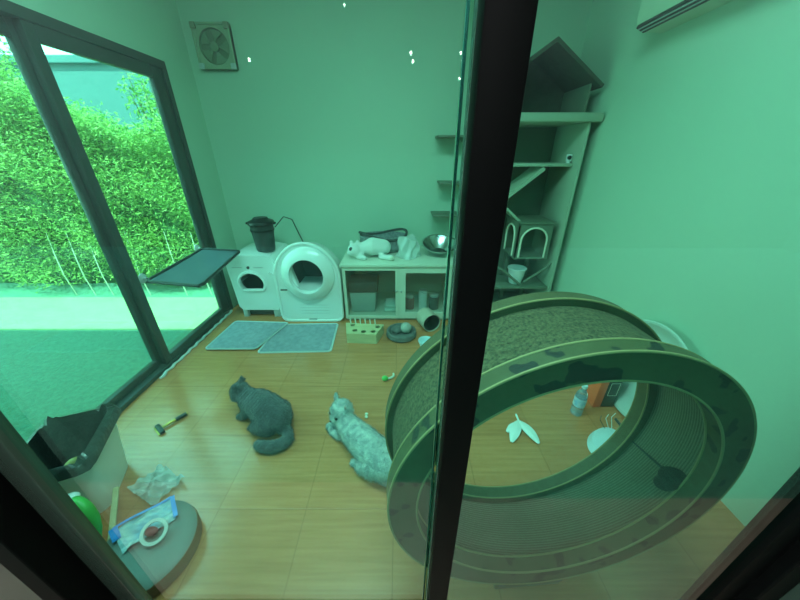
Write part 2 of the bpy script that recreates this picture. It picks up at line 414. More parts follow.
def corep(u, v):
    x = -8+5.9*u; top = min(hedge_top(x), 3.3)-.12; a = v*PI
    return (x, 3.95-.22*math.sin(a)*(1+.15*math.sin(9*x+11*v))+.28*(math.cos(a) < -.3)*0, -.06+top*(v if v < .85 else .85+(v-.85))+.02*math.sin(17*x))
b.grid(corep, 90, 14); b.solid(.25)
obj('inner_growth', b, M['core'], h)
for x0 in (-3.95, -3.72, -3.5, -3.28, -3.05, -2.6, -2.3):
    b = MB(); b.tube([(x0, 3.30, -.06), (x0-.02, 3.29, .2), (x0-.05, 3.33, .45), (x0-.10, 3.40, .7)], [.007, .006, .006, .003], 8)
    obj('stem', b, M['stem'], h)
# wispy shrubs over the hedge, and trees
def shrub(x, y, z0, hgt, n, label):
    t = thing('shrub', label, 'shrub', (x, y, -.06), 'wispy shrubs over the hedge')
    s = MB(); tips = []
    for k in range(9):
        a = random.uniform(-.5, .5); c = random.uniform(-.25, .25)
        e = (x+a*.5, y+c, z0+hgt*random.uniform(.6, 1)); tips.append(((x, y, z0*.6), e))
        s.tube([(x+random.uniform(-.02, .02), y, -.06), (x+a*.15, y+c*.4, z0*.7), e], [.014, .009, .003], 6)
    obj('stem', s, M['bark'], t)
    def fp():
        p, e = random.choice(tips); u = random.uniform(.45, 1.02)
        return tuple(p[i]+(e[i]-p[i])*u+random.gauss(0, .06) for i in range(3))
    obj('foliage', leaves(fp, n, .012, .065), M['leaf2'], t, False)
shrub(-2.95, 4.3, 1.7, .75, 1100, 'wispy shrub rising over the hedge near the middle of the far panel')
shrub(-2.35, 4.35, 1.6, .55, 700, 'low wispy shrub over the hedge beside the white wall edge')
def tree(x, y, zc, r, n, label):
    t = thing('tree', label, 'tree', (x, y, -.06), 'trees behind the hedge')
    obj('trunk', MB().tube([(x, y, -.06), (x+.05, y, 1), (x, y+.05, zc)], [.09, .07, .05], 10), M['bark'], t)
    def fp():
        d = Vector((random.gauss(0, 1), random.gauss(0, 1), random.gauss(0, 1))).normalized()
        k = r*random.uniform(.5, 1)*(1+.2*math.sin(5*d.x+3*d.z))
        return (x+d.x*k, y+d.y*k*.8, zc+d.z*k*.9)
    b = leaves(fp, n, .02, .10); obj('crown', b, M['leaf2'], t, False)
tree(-8.3, 6.6, 3.3, 1.25, 8000, 'bright green tree above the hedge in the near window panel')
tree(-11.2, 6.8, 3.4, 1.2, 6000, 'bigger green tree further along the hedge')
t = thing('house', 'pale blue neighbouring house hazy behind the hedge', 'house', (-5, 11, -.06))
obj('wall', MB().box((-16, 9.5, -.06), (2, 13, 3.55)), M['house'], t, False)
obj('parapet', MB().box((-16.1, 9.4, 3.55), (2.1, 13.1, 3.72), .02), M['house'], t, False)

# ------------------------------------------------------------------ on the walls
def wallfan():
    t = thing('exhaust_fan', 'square pale exhaust fan high on the back wall', 'fan', (-1.55, BY, 2.15))
    cx, cz, s = -1.55, 2.30, .155
    fr = MB()
    fr.prism(rrect(2*s, 2*s, .02, 8, cx, cz), BY-.035, BY-.0, hole=ellipse_like(cx, cz, .125))
    fr.box((cx-s, BY-.05, cz-s), (cx-s+.014, BY-.0, cz+s), .004).box((cx+s-.014, BY-.05, cz-s), (cx+s, BY, cz+s), .004)
    fr.box((cx-s, BY-.05, cz-s), (cx+s, BY, cz-s+.014), .004).box((cx-s, BY-.05, cz+s-.014), (cx+s, BY, cz+s), .004)
    obj('fan_frame', fr, mat('aged_plastic', (.33, .40, .27), .5), t)
    obj('duct', MB().prism(ellipse(.125, .125, 36, cx, cz), BY-.006, BY-.001), mat('duct_dark', (.17, .23, .14), .6), t)
    for k in range(5):
        a = k*2*PI/5
        bl = MB().grid(lambda u, v: (cx+math.cos(a+(v-.5)*.9*(.4+u*.6))*(.03+.085*u), BY-.022+.012*(v-.5), cz+math.sin(a+(v-.5)*.9*(.4+u*.6))*(.03+.085*u)), 5, 6)
        bl.solid(.002); obj('blade', bl, M['fanblade'], t)
    obj('hub', MB().rod((cx, BY-.034, cz), (cx, BY-.008, cz), .034, n=24), M['fanblade'], t)
    for (dx, dz) in ((-1, 1), (1, 1), (-1, -1), (1, -1)):
        obj('corner_bracket', MB().box((cx+dx*.135-.022, BY-.058, cz+dz*.135-.022), (cx+dx*.135+.022, BY-.034, cz+dz*.135+.022), .008), mat('bracket_brown', (.25, .26, .17), .6) if dz > 0 else M['shade'], t)
def ellipse_like(cx, cz, r, n=9):
    return [(cx+r*math.cos(a), cz+r*math.sin(a)) for k in range(4) for i in range(n) for a in [k*PI/2+i*PI/2/(n-1)*.999]]
wallfan()

t = thing('air_conditioner', 'white wall air conditioner with dark outlet slot high on right wall', 'air conditioner', (RX, 1.8, 2.13))
ax0, ax1, ay0, ay1 = 1.375, RX, 1.42, 2.27
prof = [(ax1, 2.135), (ax0+.06, 2.14), (ax0+.012, 2.165), (ax0, 2.20), (ax0, 2.40), (ax0+.02, 2.425), (ax1, 2.425)]
b = MB(); tmp = bmesh.new()
A = [tmp.verts.new((x, ay0, z)) for x, z in prof]; B = [tmp.verts.new((x, ay1, z)) for x, z in prof]
tmp.faces.new(A); tmp.faces.new(B[::-1])
for k in range(len(prof)): tmp.faces.new((A[k], B[k], B[(k+1) % len(prof)], A[(k+1) % len(prof)]))
bmesh.ops.recalc_face_normals(tmp, faces=tmp.faces); b._add(tmp)
obj('casing', b, M['acwhite'], t)
sl = Matrix.Translation((ax0+.028, 0, 2.155)) @ Matrix.Rotation(math.radians(24), 4, 'Y')
obj('outlet_slot', MB().box((-.024, ay0+.03, -.012), (.03, ay1-.012, .004), 0, mx=sl), M['dark'], t, False)
for k in (-.010, .012):
    obj('louvre', MB().box((k-.003, ay0+.035, -.016), (k+.003, ay1-.018, .0), .001, mx=sl), M['shade'], t)

for i, (x0, x1, z, lab) in enumerate(((.33, .66, 1.638, 'topmost of three by black mullion'), (.37, .66, 1.252, 'middle of three by black mullion'), (.32, .66, .955, 'lowest of three, above steel bowl'))):
    t = thing('wall_step', 'small grey cat shelf on back wall, '+lab, 'shelf', ((x0+x1)/2, BY, z), 'cat steps on the back wall')
    obj('step_board', MB().box((x0, BY-.24, z-.012), (x1, BY, z+.006), .004), M['treewood'], t)
    bx = x1-.10
    obj('bracket', MB().prism([(bx, z-.012), (bx+.09, z-.012), (bx+.09, z-.07), (bx+.05, z-.07), (bx+.03, z-.05)], BY-.20, BY-.0), M['treewood'], t)

# ------------------------------------------------------------------ cat tree (back right corner)
X0, X1, Y0, Y1 = .78, 1.47, 2.64, 3.19
t = thing('cat_tree', 'tall grey wooden cat tree with shelves and arched cubby in the corner', 'cat tree', ((X0+X1)/2, 2.9, 0))
obj('base', MB().box((X0, Y0, 0), (X1, Y1, .05), .006), M['treewood'], t)
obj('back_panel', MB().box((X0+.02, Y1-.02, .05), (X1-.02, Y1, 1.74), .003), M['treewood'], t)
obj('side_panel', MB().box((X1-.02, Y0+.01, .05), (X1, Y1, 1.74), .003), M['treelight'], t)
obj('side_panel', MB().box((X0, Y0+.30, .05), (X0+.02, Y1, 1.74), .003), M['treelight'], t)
obj('top_shelf', MB().box((X0-.05, Y0-.03, 1.715), (X1+.06, Y1, 1.775), .008), M['treelight'], t)
obj('middle_shelf', MB().box((X0+.02, Y0+.10, 1.40), (X1-.02, Y1-.02, 1.425), .004), M['treelight'], t)
rm = MB(); a = Vector((1.21, 2.86, 1.398)); d = Vector((.90, 2.86, 1.14)); u = (d-a).normalized(); n = Vector((-u.z, 0, u.x))
rm.prism([(a.x, a.z), (d.x, d.z), (d.x+n.x*.03, d.z+n.z*.03), (a.x+n.x*.03, a.z+n.z*.03)], 2.74, 3.0)
obj('ramp', rm, M['treelight'], t, False)
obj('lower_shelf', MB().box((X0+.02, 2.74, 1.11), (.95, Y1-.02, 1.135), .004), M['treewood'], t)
# arched cubby: front face, left face, roof
cx0, cx1, cy0, cy1, cz0, cz1 = 1.075, 1.385, 2.70, 3.05, .60, .93
def arch(w_, h_, n=16):
    P = [(w_/2, 0)]+[(w_/2*math.cos(a), h_-w_/2+w_/2*math.sin(a)) for a in [i*PI/n for i in range(n+1)]]+[(-w_/2, 0)]
    return P
def archwall(W_, H_, w_, h_, th):
    """wall with an arched opening standing on its bottom edge; local x,z, thickness in y"""
    ih = arch(w_, h_); N = len(ih); oh = []
    for (x, z) in ih:
        if z <= 1e-6: oh.append((math.copysign(W_/2, x), 0))
        else:
            k = min((W_/2)/abs(x) if abs(x) > 1e-6 else 1e9, H_/z if z > 1e-6 else 1e9); oh.append((x*k, z*k))
    b_ = bmesh.new()
    for y in (0, th): pass
    A = [[b_.verts.new((x, y, z)) for x, z in P] for y in (0, th) for P in (ih, oh)]
    i0, o0, i1, o1 = A
    for k in range(N-1):
        b_.faces.new((i0[k], i0[k+1], o0[k+1], o0[k])); b_.faces.new((i1[k+1], i1[k], o1[k], o1[k+1]))
        b_.faces.new((i0[k+1], i0[k], i1[k], i1[k+1])); b_.faces.new((o0[k], o0[k+1], o1[k+1], o1[k]))
    for k in (0, N-1): b_.faces.new((i0[k], o0[k], o1[k], i1[k]))
    bmesh.ops.recalc_face_normals(b_, faces=b_.faces)
    return b_
W_ = cx1-cx0; b = MB()
b._add(archwall(W_, cz1-cz0-.02, W_*.74, .27, .015), Matrix.Translation(((cx0+cx1)/2, cy0, cz0+.02)))
b._add(archwall(cy1-cy0, cz1-cz0-.02, .22, .27, .015), Matrix.Translation((cx0, (cy0+cy1)/2, cz0+.02)) @ Matrix.Rotation(-PI/2, 4, 'Z'))
b.box((cx0, cy0, cz0), (cx1, cy1, cz0+.02), .003).box((cx1-.015, cy0+.015, cz0+.02), (cx1, cy1, cz1)).box((cx0+.015, cy1-.015, cz0+.02), (cx1-.015, cy1, cz1))
b.box((cx0-.012, cy0-.012, cz1), (cx1+.012, cy1, cz1+.016), .003)
cub = obj('cubby', b, M['treewood'], t, False)
def archtrim(mx, w_, h_):
    P = [mx @ Vector((x, 0, z)) for x, z in arch(w_, h_, 24)]
    return MB().tube(P, .009, 8)
obj('arch_trim', archtrim(Matrix.Translation(((cx0+cx1)/2, cy0-.003, cz0+.02)), W_*.76, .275), M['cream'], cub)
obj('arch_trim', archtrim(Matrix.Translation((cx0-.003, (cy0+cy1)/2, cz0+.02)) @ Matrix.Rotation(-PI/2, 4, 'Z'), .225, .275), M['cream'], cub)
obj('cubby_post', MB().box((cx0+.03, 2.98, .05), (cx0+.06, 3.03, cz0)).box((cx1-.06, 2.98, .05), (cx1-.03, 3.03, cz0)), M['treewood'], t, False)
ln = MB().prism([(cx0-.0, cz1+.016), (cx0+.03, cz1+.016), (.92, 1.10), (.89, 1.10)], 2.76, 2.98)
obj('roof_ramp', ln, M['treelight'], t, False)
# brace bars of the bowl stand low in the tree
st = MB().rod((.98, 2.70, .50), (1.19, 2.72, .33), .012, n=10).rod((1.42, 2.72, .52), (1.22, 2.72, .36), .012, n=10)
obj('brace', st.rod((1.42, 2.72, .52), (1.45, 2.72, .56), .012, n=10).rod((.98, 2.70, .50), (.80, 2.96, .52), .012, n=10), M['treewood'], t)
obj('bowl_shelf', MB().box((X0+.02, 2.68, .30), (X1-.02, 3.0, .325), .004), M['treewood'], t)
# house on top
t = thing('cat_house', 'dark gabled cat house on the top shelf of the cat tree', 'cat house', (1.15, 2.9, 1.775))
ha, hr, hl, zt = 1.10, 1.50, .70, 2.23
rb = MB(); rb.prism([(ha, zt), (hr, 1.955), (hr-.012, 1.935), (ha, zt-.03)], 2.66, 3.15)
obj('roof_slope', rb, M['treedark'], t, False)
rb = MB(); rb.prism([(ha, zt), (hl, 1.955), (hl+.012, 1.935), (ha, zt-.03)], 2.66, 3.15)
obj('roof_slope', rb, M['treedark'], t, False)
obj('gable', MB().prism([(ha, zt-.03), (hr-.06, 1.965), (hr-.06, 1.776), (hl+.06, 1.776), (hl+.06, 1.965)], 3.12, 3.14), M['treedark'], t, False)
obj('house_wall', MB().box((hr-.075, 2.72, 1.776), (hr-.06, 3.13, 1.97)), M['treewood'], t, False)
obj('house_wall', MB().box((hl+.06, 2.72, 1.776), (hl+.075, 3.13, 1.97)), M['treewood'], t, False)
# pot and small camera
t = thing('feeding_pot', 'white tapered pot on the low shelf under the arched cubby', 'pot', (1.165, 2.78, .325))
obj('pot_body', MB().lathe([(0, .326), (.06, .326), (.085, .47), (.092, .475), (.09, .485), (.08, .48), (.057, .336), (0, .336)], Matrix.Translation((1.165, 2.80, 0)), 32), M['white'], t)
t = thing('pet_camera', 'small white and black camera on the middle cat tree shelf', 'camera', (1.43, 2.78, 1.425))
obj('camera_body', MB().box((1.405, 2.765, 1.437), (1.445, 2.80, 1.495), .008), M['white'], t)
obj('camera_lens', MB().rod((1.418, 2.768, 1.468), (1.418, 2.758, 1.468), .016, n=20), M['dark'], t)
obj('camera_foot', MB().rod((1.425, 2.782, 1.4255), (1.425, 2.782, 1.44), .018, .010, 20), M['white'], t)

# ------------------------------------------------------------------ cabinet and what stands on and in it
KX0, KX1, KY0, KY1, KZ = -.535, .50, 2.57, 3.18, .60
t = thing('cabinet', 'low cream cabinet with two glass doors against back wall', 'cabinet', (0, 2.87, 0))
b = MB().box((KX0, KY0+.02, .03), (KX0+.02, KY1, KZ-.03)).box((KX1-.02, KY0+.02, .03), (KX1, KY1, KZ-.03)).box((-.025, KY0+.02, .03), (-.005, KY1, KZ-.03))
b.box((KX0+.02, KY1-.012, .03), (KX1-.02, KY1, KZ-.03)).box((KX0+.02, KY0+.02, .03), (KX1-.02, KY1-.012, .05)).box((KX0, KY0+.04, 0), (KX1, KY1, .03))
obj('carcass', b, M['cab'], t, False)
obj('cabinet_top', MB().box((KX0-.015, KY0-.015, KZ-.03), (KX1+.015, KY1, KZ), .006), M['cab'], t)
def cdoor(x0, x1, st_, top):
    f = MB().prism([(x0, .035), (x1, .035), (x1, KZ-.035), (x0, KZ-.035)], KY0, KY0+.02, hole=[(x0+st_, .035+st_), (x1-st_, .035+st_), (x1-st_, KZ-.035-top), (x0+st_, KZ-.035-top)])
    d = obj('cabinet_door', f, M['cab'], t, False)
    obj('glazing', MB().box((x0+st_-.004, KY0+.008, .035+st_-.004), (x1-st_+.004, KY0+.012, KZ-.035-top+.004)), M['cabpane'], d)
    return d
d = cdoor(KX0+.002, -.017, .026, .03)
obj('knob', MB().ball((-.032, KY0-.012, .33), .009).rod((-.032, KY0, .33), (-.032, KY0-.012, .33), .004), M['steel'], d)
d = cdoor(-.013, KX1-.002, .065, .055)
obj('knob', MB().ball((.012, KY0-.012, .33), .009).rod((.012, KY0, .33), (.012, KY0-.012, .33), .004), M['steel'], d)
t = thing('storage_box', 'pale box with black lid behind the left cabinet door', 'box', (-.385, 2.76, .05))
def taper(x0, x1, y0, y1, z0, z1, k, th=None):
    b_ = MB().box((x0, y0, z0), (x1, y1, z1), .012)
    cx, cy = (x0+x1)/2, (y0+y1)/2
    for v in b_.bm.verts:
        f_ = k+(1-k)*(v.co.z-z0)/(z1-z0); v.co.x = cx+(v.co.x-cx)*f_; v.co.y = cy+(v.co.y-cy)*f_
    return b_
obj('box_body', taper(-.50, -.24, 2.66, 2.88, .051, .27, .9), M['shade'], t)
obj('box_lid', MB().box((-.51, 2.65, .27), (-.22, 2.89, .385), .02), M['dkgrey'], t)
for i, (x, r_, hh, mm, lab) in enumerate(((.10, .045, .12, 'pink', 'dusty red jar behind the right cabinet door'), (.235, .045, .18, 'white', 'tall white canister behind the right cabinet door'), (.35, .05, .13, 'greyfelt', 'grey tub behind the right cabinet door'))):
    t = thing('canister', lab, 'canister', (x, 2.76, .05), 'jars behind the cabinet glass')
    obj('canister_body', MB().lathe([(0, .051), (r_, .051), (r_, .051+hh), (r_*.8, .055+hh), (0, .055+hh)], Matrix.Translation((x, 2.76, 0)), 28), M[mm], t)
    obj('canister_lid', MB().lathe([(0, .055+hh), (r_*.86, .055+hh), (r_*.86, .078+hh), (0, .08+hh)], Matrix.Translation((x, 2.76, 0)), 28), M['shade'], t)
t = thing('folded_cloth', 'folded pale cloth at the right of the left cabinet door', 'cloth', (-.10, 2.76, .05))
obj('cloth_fold', MB().box((-.16, 2.66, .051), (-.04, 2.86, .09), .018).box((-.155, 2.67, .09), (-.045, 2.85, .13), .018), M['tub'], t)

def plush():
    t = thing('plush_toy', 'white plush animal lying on the cabinet top', 'plush toy', (-.28, 2.74, KZ))
    b = MB().chain([(-.35, 2.76, .685, .06), (-.26, 2.77, .70, .085), (-.16, 2.78, .69, .075)])
    b.ball((-.43, 2.72, .68, )[:3], .062).ball((-.465, 2.69, .665), .03)
    b.chain([(-.40, 2.70, .62, .022), (-.33, 2.66, .62, .024)]).chain([(-.18, 2.70, .62, .026), (-.08, 2.66, .622, .028)])
    b.chain([(-.37, 2.72, .65, .03), (-.36, 2.68, .622, .022)])
    b.ball((-.40, 2.75, .74), .02, (1, 1, 1.4)).ball((-.46, 2.76, .735), .02, (1, 1, 1.4))
    body = obj('plush_body', remesh(b, .008), M['plush'], t)
    obj('eye_patch', MB().ball((-.452, 2.675, .70), .018, (1, .7, 1.2)), M['dkgrey'], t)
    obj('plush_foot', MB().ball((-.075, 2.645, .623), .022), M['cream'], t)
plush()
bpy.data.objects['plush_toy'].location.z += .006
t = thing('pet_carrier', 'oval grey pet basket with dark rim behind the plush animal', 'pet basket', (-.17, 3.0, KZ))
b = MB().lathe([(0, .601), (.19, .601), (.235, .64), (.24, .76), (.228, .76), (.22, .65), (.18, .615), (0, .615)], Matrix.Translation((-.17, 3.01, 0)), 40, sx=1.0, sy=.66)
obj('carrier_side', b, M['basket'], t)
P = [(-.17+.238*math.cos(a), 3.01+.157*math.sin(a), .765+.03*math.sin(a*2+.6)) for a in [2*PI*k/40 for k in range(40)]]
obj('carrier_rim', MB().tube(P, .013, 8, True), M['trim'], t)
b = MB()
def bagf(u, v):
    a = u*2*PI; r = (.105-.03*v+.018*math.sin(3*a+4*v)+.012*math.sin(7*a-6*v))
    return (.075+r*math.cos(a)*1.0, 2.77+r*.8*math.sin(a), .603+.19*v+.02*math.sin(2*a)*v)
b.grid(bagf, 40, 12); bmesh.ops.remove_doubles(b.bm, verts=b.bm.verts, dist=1e-4)
bmesh.ops.holes_fill(b.bm, edges=[e for e in b.bm.edges if e.is_boundary])
tag(obj('plastic_bag', b, M['film2'], None), 'crumpled milky plastic bag standing on the cabinet top', 'bag').location = (0, 0, 0)
t = thing('steel_bowl', 'shiny steel bowl tipped on the right of the cabinet top', 'bowl', (.388, 2.86, KZ))
bmx = Matrix.Translation((.388, 2.88, .612)) @ Matrix.Rotation(math.radians(14), 4, 'X')
obj('bowl_shell', MB().lathe([(0, .004), (.07, .006), (.13, .05), (.165, .10), (.178, .103), (.178, .107), (.163, .106), (.125, .056), (.066, .012), (0, .010)], bmx, 48), M['steel'], t)

# ------------------------------------------------------------------ litter boxes
def litter_square():
    t = thing('litter_box', 'white boxy covered litter box with D shaped opening beside the window', 'litter box', (-1.36, 2.9, 0))
    x0, x1, z1 = -1.635, -1.172, .655; y0, y1 = 2.65, 3.13
    b = MB()
    out = [(x0+.03, 0.085), (x1-.03, 0.085), (x1, .57), (x1-.05, z1-.02), (x1-.15, z1), (x0+.10, z1), (x0+.02, z1-.03), (x0, .57)]
    # front with opening
    n = 40
    cx, cz, rx, rz = -1.425, .375, .115, .105
    def D(k):
        a = 2*PI*k/n; x = math.cos(a); z = math.sin(a); z = max(z, -.62)
        return (cx+rx*x, cz+rz*z)
    hole = [D(k) for k in range(n)]
    def outp(k):
        a = 2*PI*k/n; dx, dz = math.cos(a), math.sin(a); best = 9
        for i in range(len(out)):
            (ax, az), (bx_, bz) = out[i], out[(i+1) % len(out)]
            ex, ez = bx_-ax, bz-az; den = dx*ez-dz*ex
            if abs(den) < 1e-9: continue
            tt = ((ax-cx)*ez-(az-cz)*ex)/den; ss = ((ax-cx)*dz-(az-cz)*dx)/den
            if tt > 0 and -1e-6 <= ss <= 1+1e-6: best = min(best, tt)
        return (cx+dx*best, cz+dz*best)
    outer = [outp(k) for k in range(n)]
    b.prism(outer, y0, y0+.03, hole=hole)
    b.prism(out, y1-.02, y1)
    full = out; tb = bmesh.new()
    A = [tb.verts.new((x, y0+.03, z)) for x, z in full]; B = [tb.verts.new((x, y1-.02, z)) for x, z in full]
    for k in range(len(full)): tb.faces.new((A[k], B[k], B[(k+1) % len(full)], A[(k+1) % len(full)]))
    bmesh.ops.recalc_face_normals(tb, faces=tb.faces); bmesh.ops.solidify(tb, geom=tb.faces[:], thickness=.012)
    b._add(tb)
    obj('litter_shell', b, M['whitegloss'], t, True, .5)
    rim = [Vector((x, y0-.006, z)) for x, z in [(cx+(p[0]-cx)*1.08, cz+(p[1]-cz)*1.08) for p in hole]]
    obj('entry_rim', MB().tube(rim, .014, 8, True), M['whitegloss'], t)
    obj('litter_drum', MB().lathe([(0, 0), (.17, 0), (.19, .03), (.19, .28), (.18, .28)], Matrix.Translation((cx, y1-.05, cz)) @ Matrix.Rotation(PI/2, 4, 'X'), 36), M['inside'], t)
    f = MB().box((x0+.045, y0+.01, 0), (x0+.09, y1-.02, .09), .006).box((x1-.11, y0+.01, 0), (x1-.045, y1-.02, .09), .006).box((x0+.09, y0+.10, 0), (x1-.11, y1-.02, .09))
    obj('litter_base', f, M['shade'], t)
    obj('waste_drawer', MB().box((x0+.095, y0+.04, .012), (x1-.115, y0+.10, .083), .006), M['dkgrey'], t)
    obj('sensor', MB().rod((-1.43, y0+.002, .535), (-1.43, y0-.004, .535), .014, n=20), M['dark'], t)
    obj('button_strip', MB().box((-1.58, y0-.002, .53), (-1.49, y0+.002, .54), .001), M['shade'], t)
    obj('button_strip', MB().box((-1.38, y0-.002, .53), (-1.29, y0+.002, .54), .001), M['shade'], t)
litter_square()
def litter_round():
    t = thing('litter_box', 'white automatic litter box with round hooded opening beside the cabinet', 'litter box', (-.86, 2.86, 0))
    cx, y0, y1 = -.86, 2.57, 3.12
    P = []
    w2 = .295
    top = [(cx+w2*math.cos(a)*(1-.13*math.sin(a)), .50+.29*math.sin(a)) for a in [PI*i/24 for i in range(25)]]
    def rc(xc, zc, a0): return [(xc+.06*math.cos(a), zc+.06*math.sin(a)) for a in [a0+i*PI/2/5 for i in range(6)]]
    P = top+rc(cx-w2+.06, .07, PI)+rc(cx+w2-.06, .07, 1.5*PI)
    n = len(P)
    hole = []
    hx, hz = cx+.015, .50
    for (x, z) in P:
        a = math.atan2(z-.42, x-cx); hole.append((hx+.16*math.cos(a), hz+.205*math.sin(a)))
    b = MB(); b.prism(P, y0, y0+.05, hole=hole, bev=.0)
    tb = bmesh.new(); rr = []
    for y_, kx, kz in ((y0+.05, .97, .97), (y0+.25, .95, .93), (y0+.42, .88, .80), (y1, .70, .62)):
        rr.append([tb.verts.new((cx+(x-cx)*kx, y_, .012+(z-.012)*kz)) for x, z in P])
    for A_, B_ in zip(rr, rr[1:]):
        for k in range(n): tb.faces.new((A_[k], A_[(k+1) % n], B_[(k+1) % n], B_[k]))
    tb.faces.new(rr[-1])
    bmesh.ops.recalc_face_normals(tb, faces=tb.faces); b._add(tb)
    obj('litter_shell', b, M['whitegloss'], t, True, .5)
    obj('shell_edge', MB().tube([(x, y0, z) for x, z in P], .014, 8, True), M['whitegloss'], t)
    # hood ring
    prof = [(.172, 0), (.150, .05), (.158, .085), (.20, .075), (.245, .03), (.250, 0)]
    mx = Matrix.Translation((hx, y0+.004, hz)) @ Matrix.Rotation(PI/2, 4, 'X')
    obj('hood_ring', MB().lathe(prof, mx, 64, closed=True, sx=.98, sy=1.03), M['whitegloss'], t)
    obj('litter_drum', MB().lathe([(0, 0), (.16, 0), (.18, .04), (.195, .26), (.18, .30)], Matrix.Translation((hx, y1-.20, hz-.03)) @ Matrix.Rotation(PI/2, 4, 'X'), 48), M['inside'], t)
    obj('litter_step', MB().prism([(hx-.135, .36), (hx+.135, .36), (hx+.10, .30), (hx-.10, .30)], y0-.045, y0+.30), M['whitegloss'], t)
    for k in range(4):
        z = .09+.03*k; obj('front_groove', MB().box((cx-.11, y0-.0015, z), (cx+.17, y0+.004, z+.004), .001), M['shade'], t)
    obj('badge', MB().box((cx-.27, y0-.003, .335), (cx-.205, y0+.003, .348), .002), M['dkgrey'], t)
    obj('latch', MB().box((cx-.04, y0-.005, .018), (cx+.04, y0+.004, .03), .002), M['dkgrey'], t)
    obj('scoop', MB().rod((cx-.34, y0-.02, .52), (cx-.275, y0+.03, .46), .009, n=10), M['white'], t)
litter_round()
t = thing('food_canister', 'black tapered lidded canister standing on the boxy litter box', 'canister', (-1.30, 2.82, .655))
cm = Matrix.Translation((-1.30, 2.82, 0))
obj('canister_body', MB().lathe([(0, .656), (.078, .656), (.085, .67), (.10, .84), (.104, .90), (0, .90)], cm, 40), M['dkgrey'], t)
obj('canister_band', MB().lathe([(.099, .845), (.106, .845), (.108, .862), (.10, .862)], cm, 40, closed=True), M['dark'], t)
obj('canister_lid', MB().lathe([(0, .90), (.112, .90), (.118, .915), (.112, .935), (.075, .95), (.06, .968), (0, .97)], cm, 40), M['dark'], t)
obj('canister_handle', MB().box((-1.44, 2.80, .905), (-1.40, 2.84, .925), .006), M['dark'], t)
obj('canister_handle', MB().box((-1.20, 2.80, .905), (-1.165, 2.84, .925), .006), M['dark'], t)
pts = [(-1.21, 2.90, .86), (-1.17, 3.05, .93), (-1.13, 3.17, .88), (-1.09, 3.185, .74), (-1.04, 3.185, .60), (-1.03, 3.18, .4), (-1.03, 3.17, .1)]
tag(obj('power_cord', MB().tube(pts, .005, 8), M['dkgrey']), 'thin dark cord running down the back wall behind the black canister', 'cord')

def litter_mat(name_label, corners, zb):
    """corners FL,FR,BR,BL ; pale raised edge, ribbed rubber top"""
    t = thing('litter_mat', name_label, 'mat', (sum(c[0] for c in corners)/4, sum(c[1] for c in corners)/4, zb), 'grey litter mats')
    FL, FR, BR, BL = [Vector((*c, 0)) for c in corners]
    def q(u, v, s=1.): 
        u = .5+(u-.5)*s; v = .5+(v-.5)*s
        p = FL*(1-u)*(1-v)+FR*u*(1-v)+BR*u*v+BL*(1-u)*v; return p
    out = rrect(1, 1, .07, 5, .5, .5)
    b = bmesh.new()
    def ring(s, z): return [b.verts.new((*q(u, v, s)[:2], z)) for u, v in out]
    r0, r1, r2, r3 = ring(1, zb+.001), ring(1, zb+.008), ring(.985, zb+.012), ring(.955, zb+.008)
    for A, B in ((r0, r1), (r1, r2), (r2, r3)):
        for k in range(len(A)): b.faces.new((A[k], A[(k+1) % len(A)], B[(k+1) % len(A)], B[k]))
    b.faces.new(r0[::-1])
    bmesh.ops.recalc_face_normals(b, faces=b.faces)
    e = MB(); e.bm = b; obj('mat_edge', e, M['matedge'], t)
    g = MB(); g.grid(lambda u, v: (*q(.03+.94*u, .03+.94*v)[:2], zb+.009+.0025*math.sin(u*PI*44)*math.sin(v*PI*36)), 88, 72)
    obj('mat_pad', g, M['grey'], t)
litter_mat('grey litter mat with pale edge, in front of the round hooded litter box', ((-1.20, 2.035), (-.575, 2.055), (-.60, 2.52), (-1.16, 2.50)), 0)
litter_mat('grey litter mat with pale edge, in front of the boxy litter box', ((-1.655, 2.07), (-1.215, 2.075), (-1.08, 2.515), (-1.625, 2.545)), .0125)

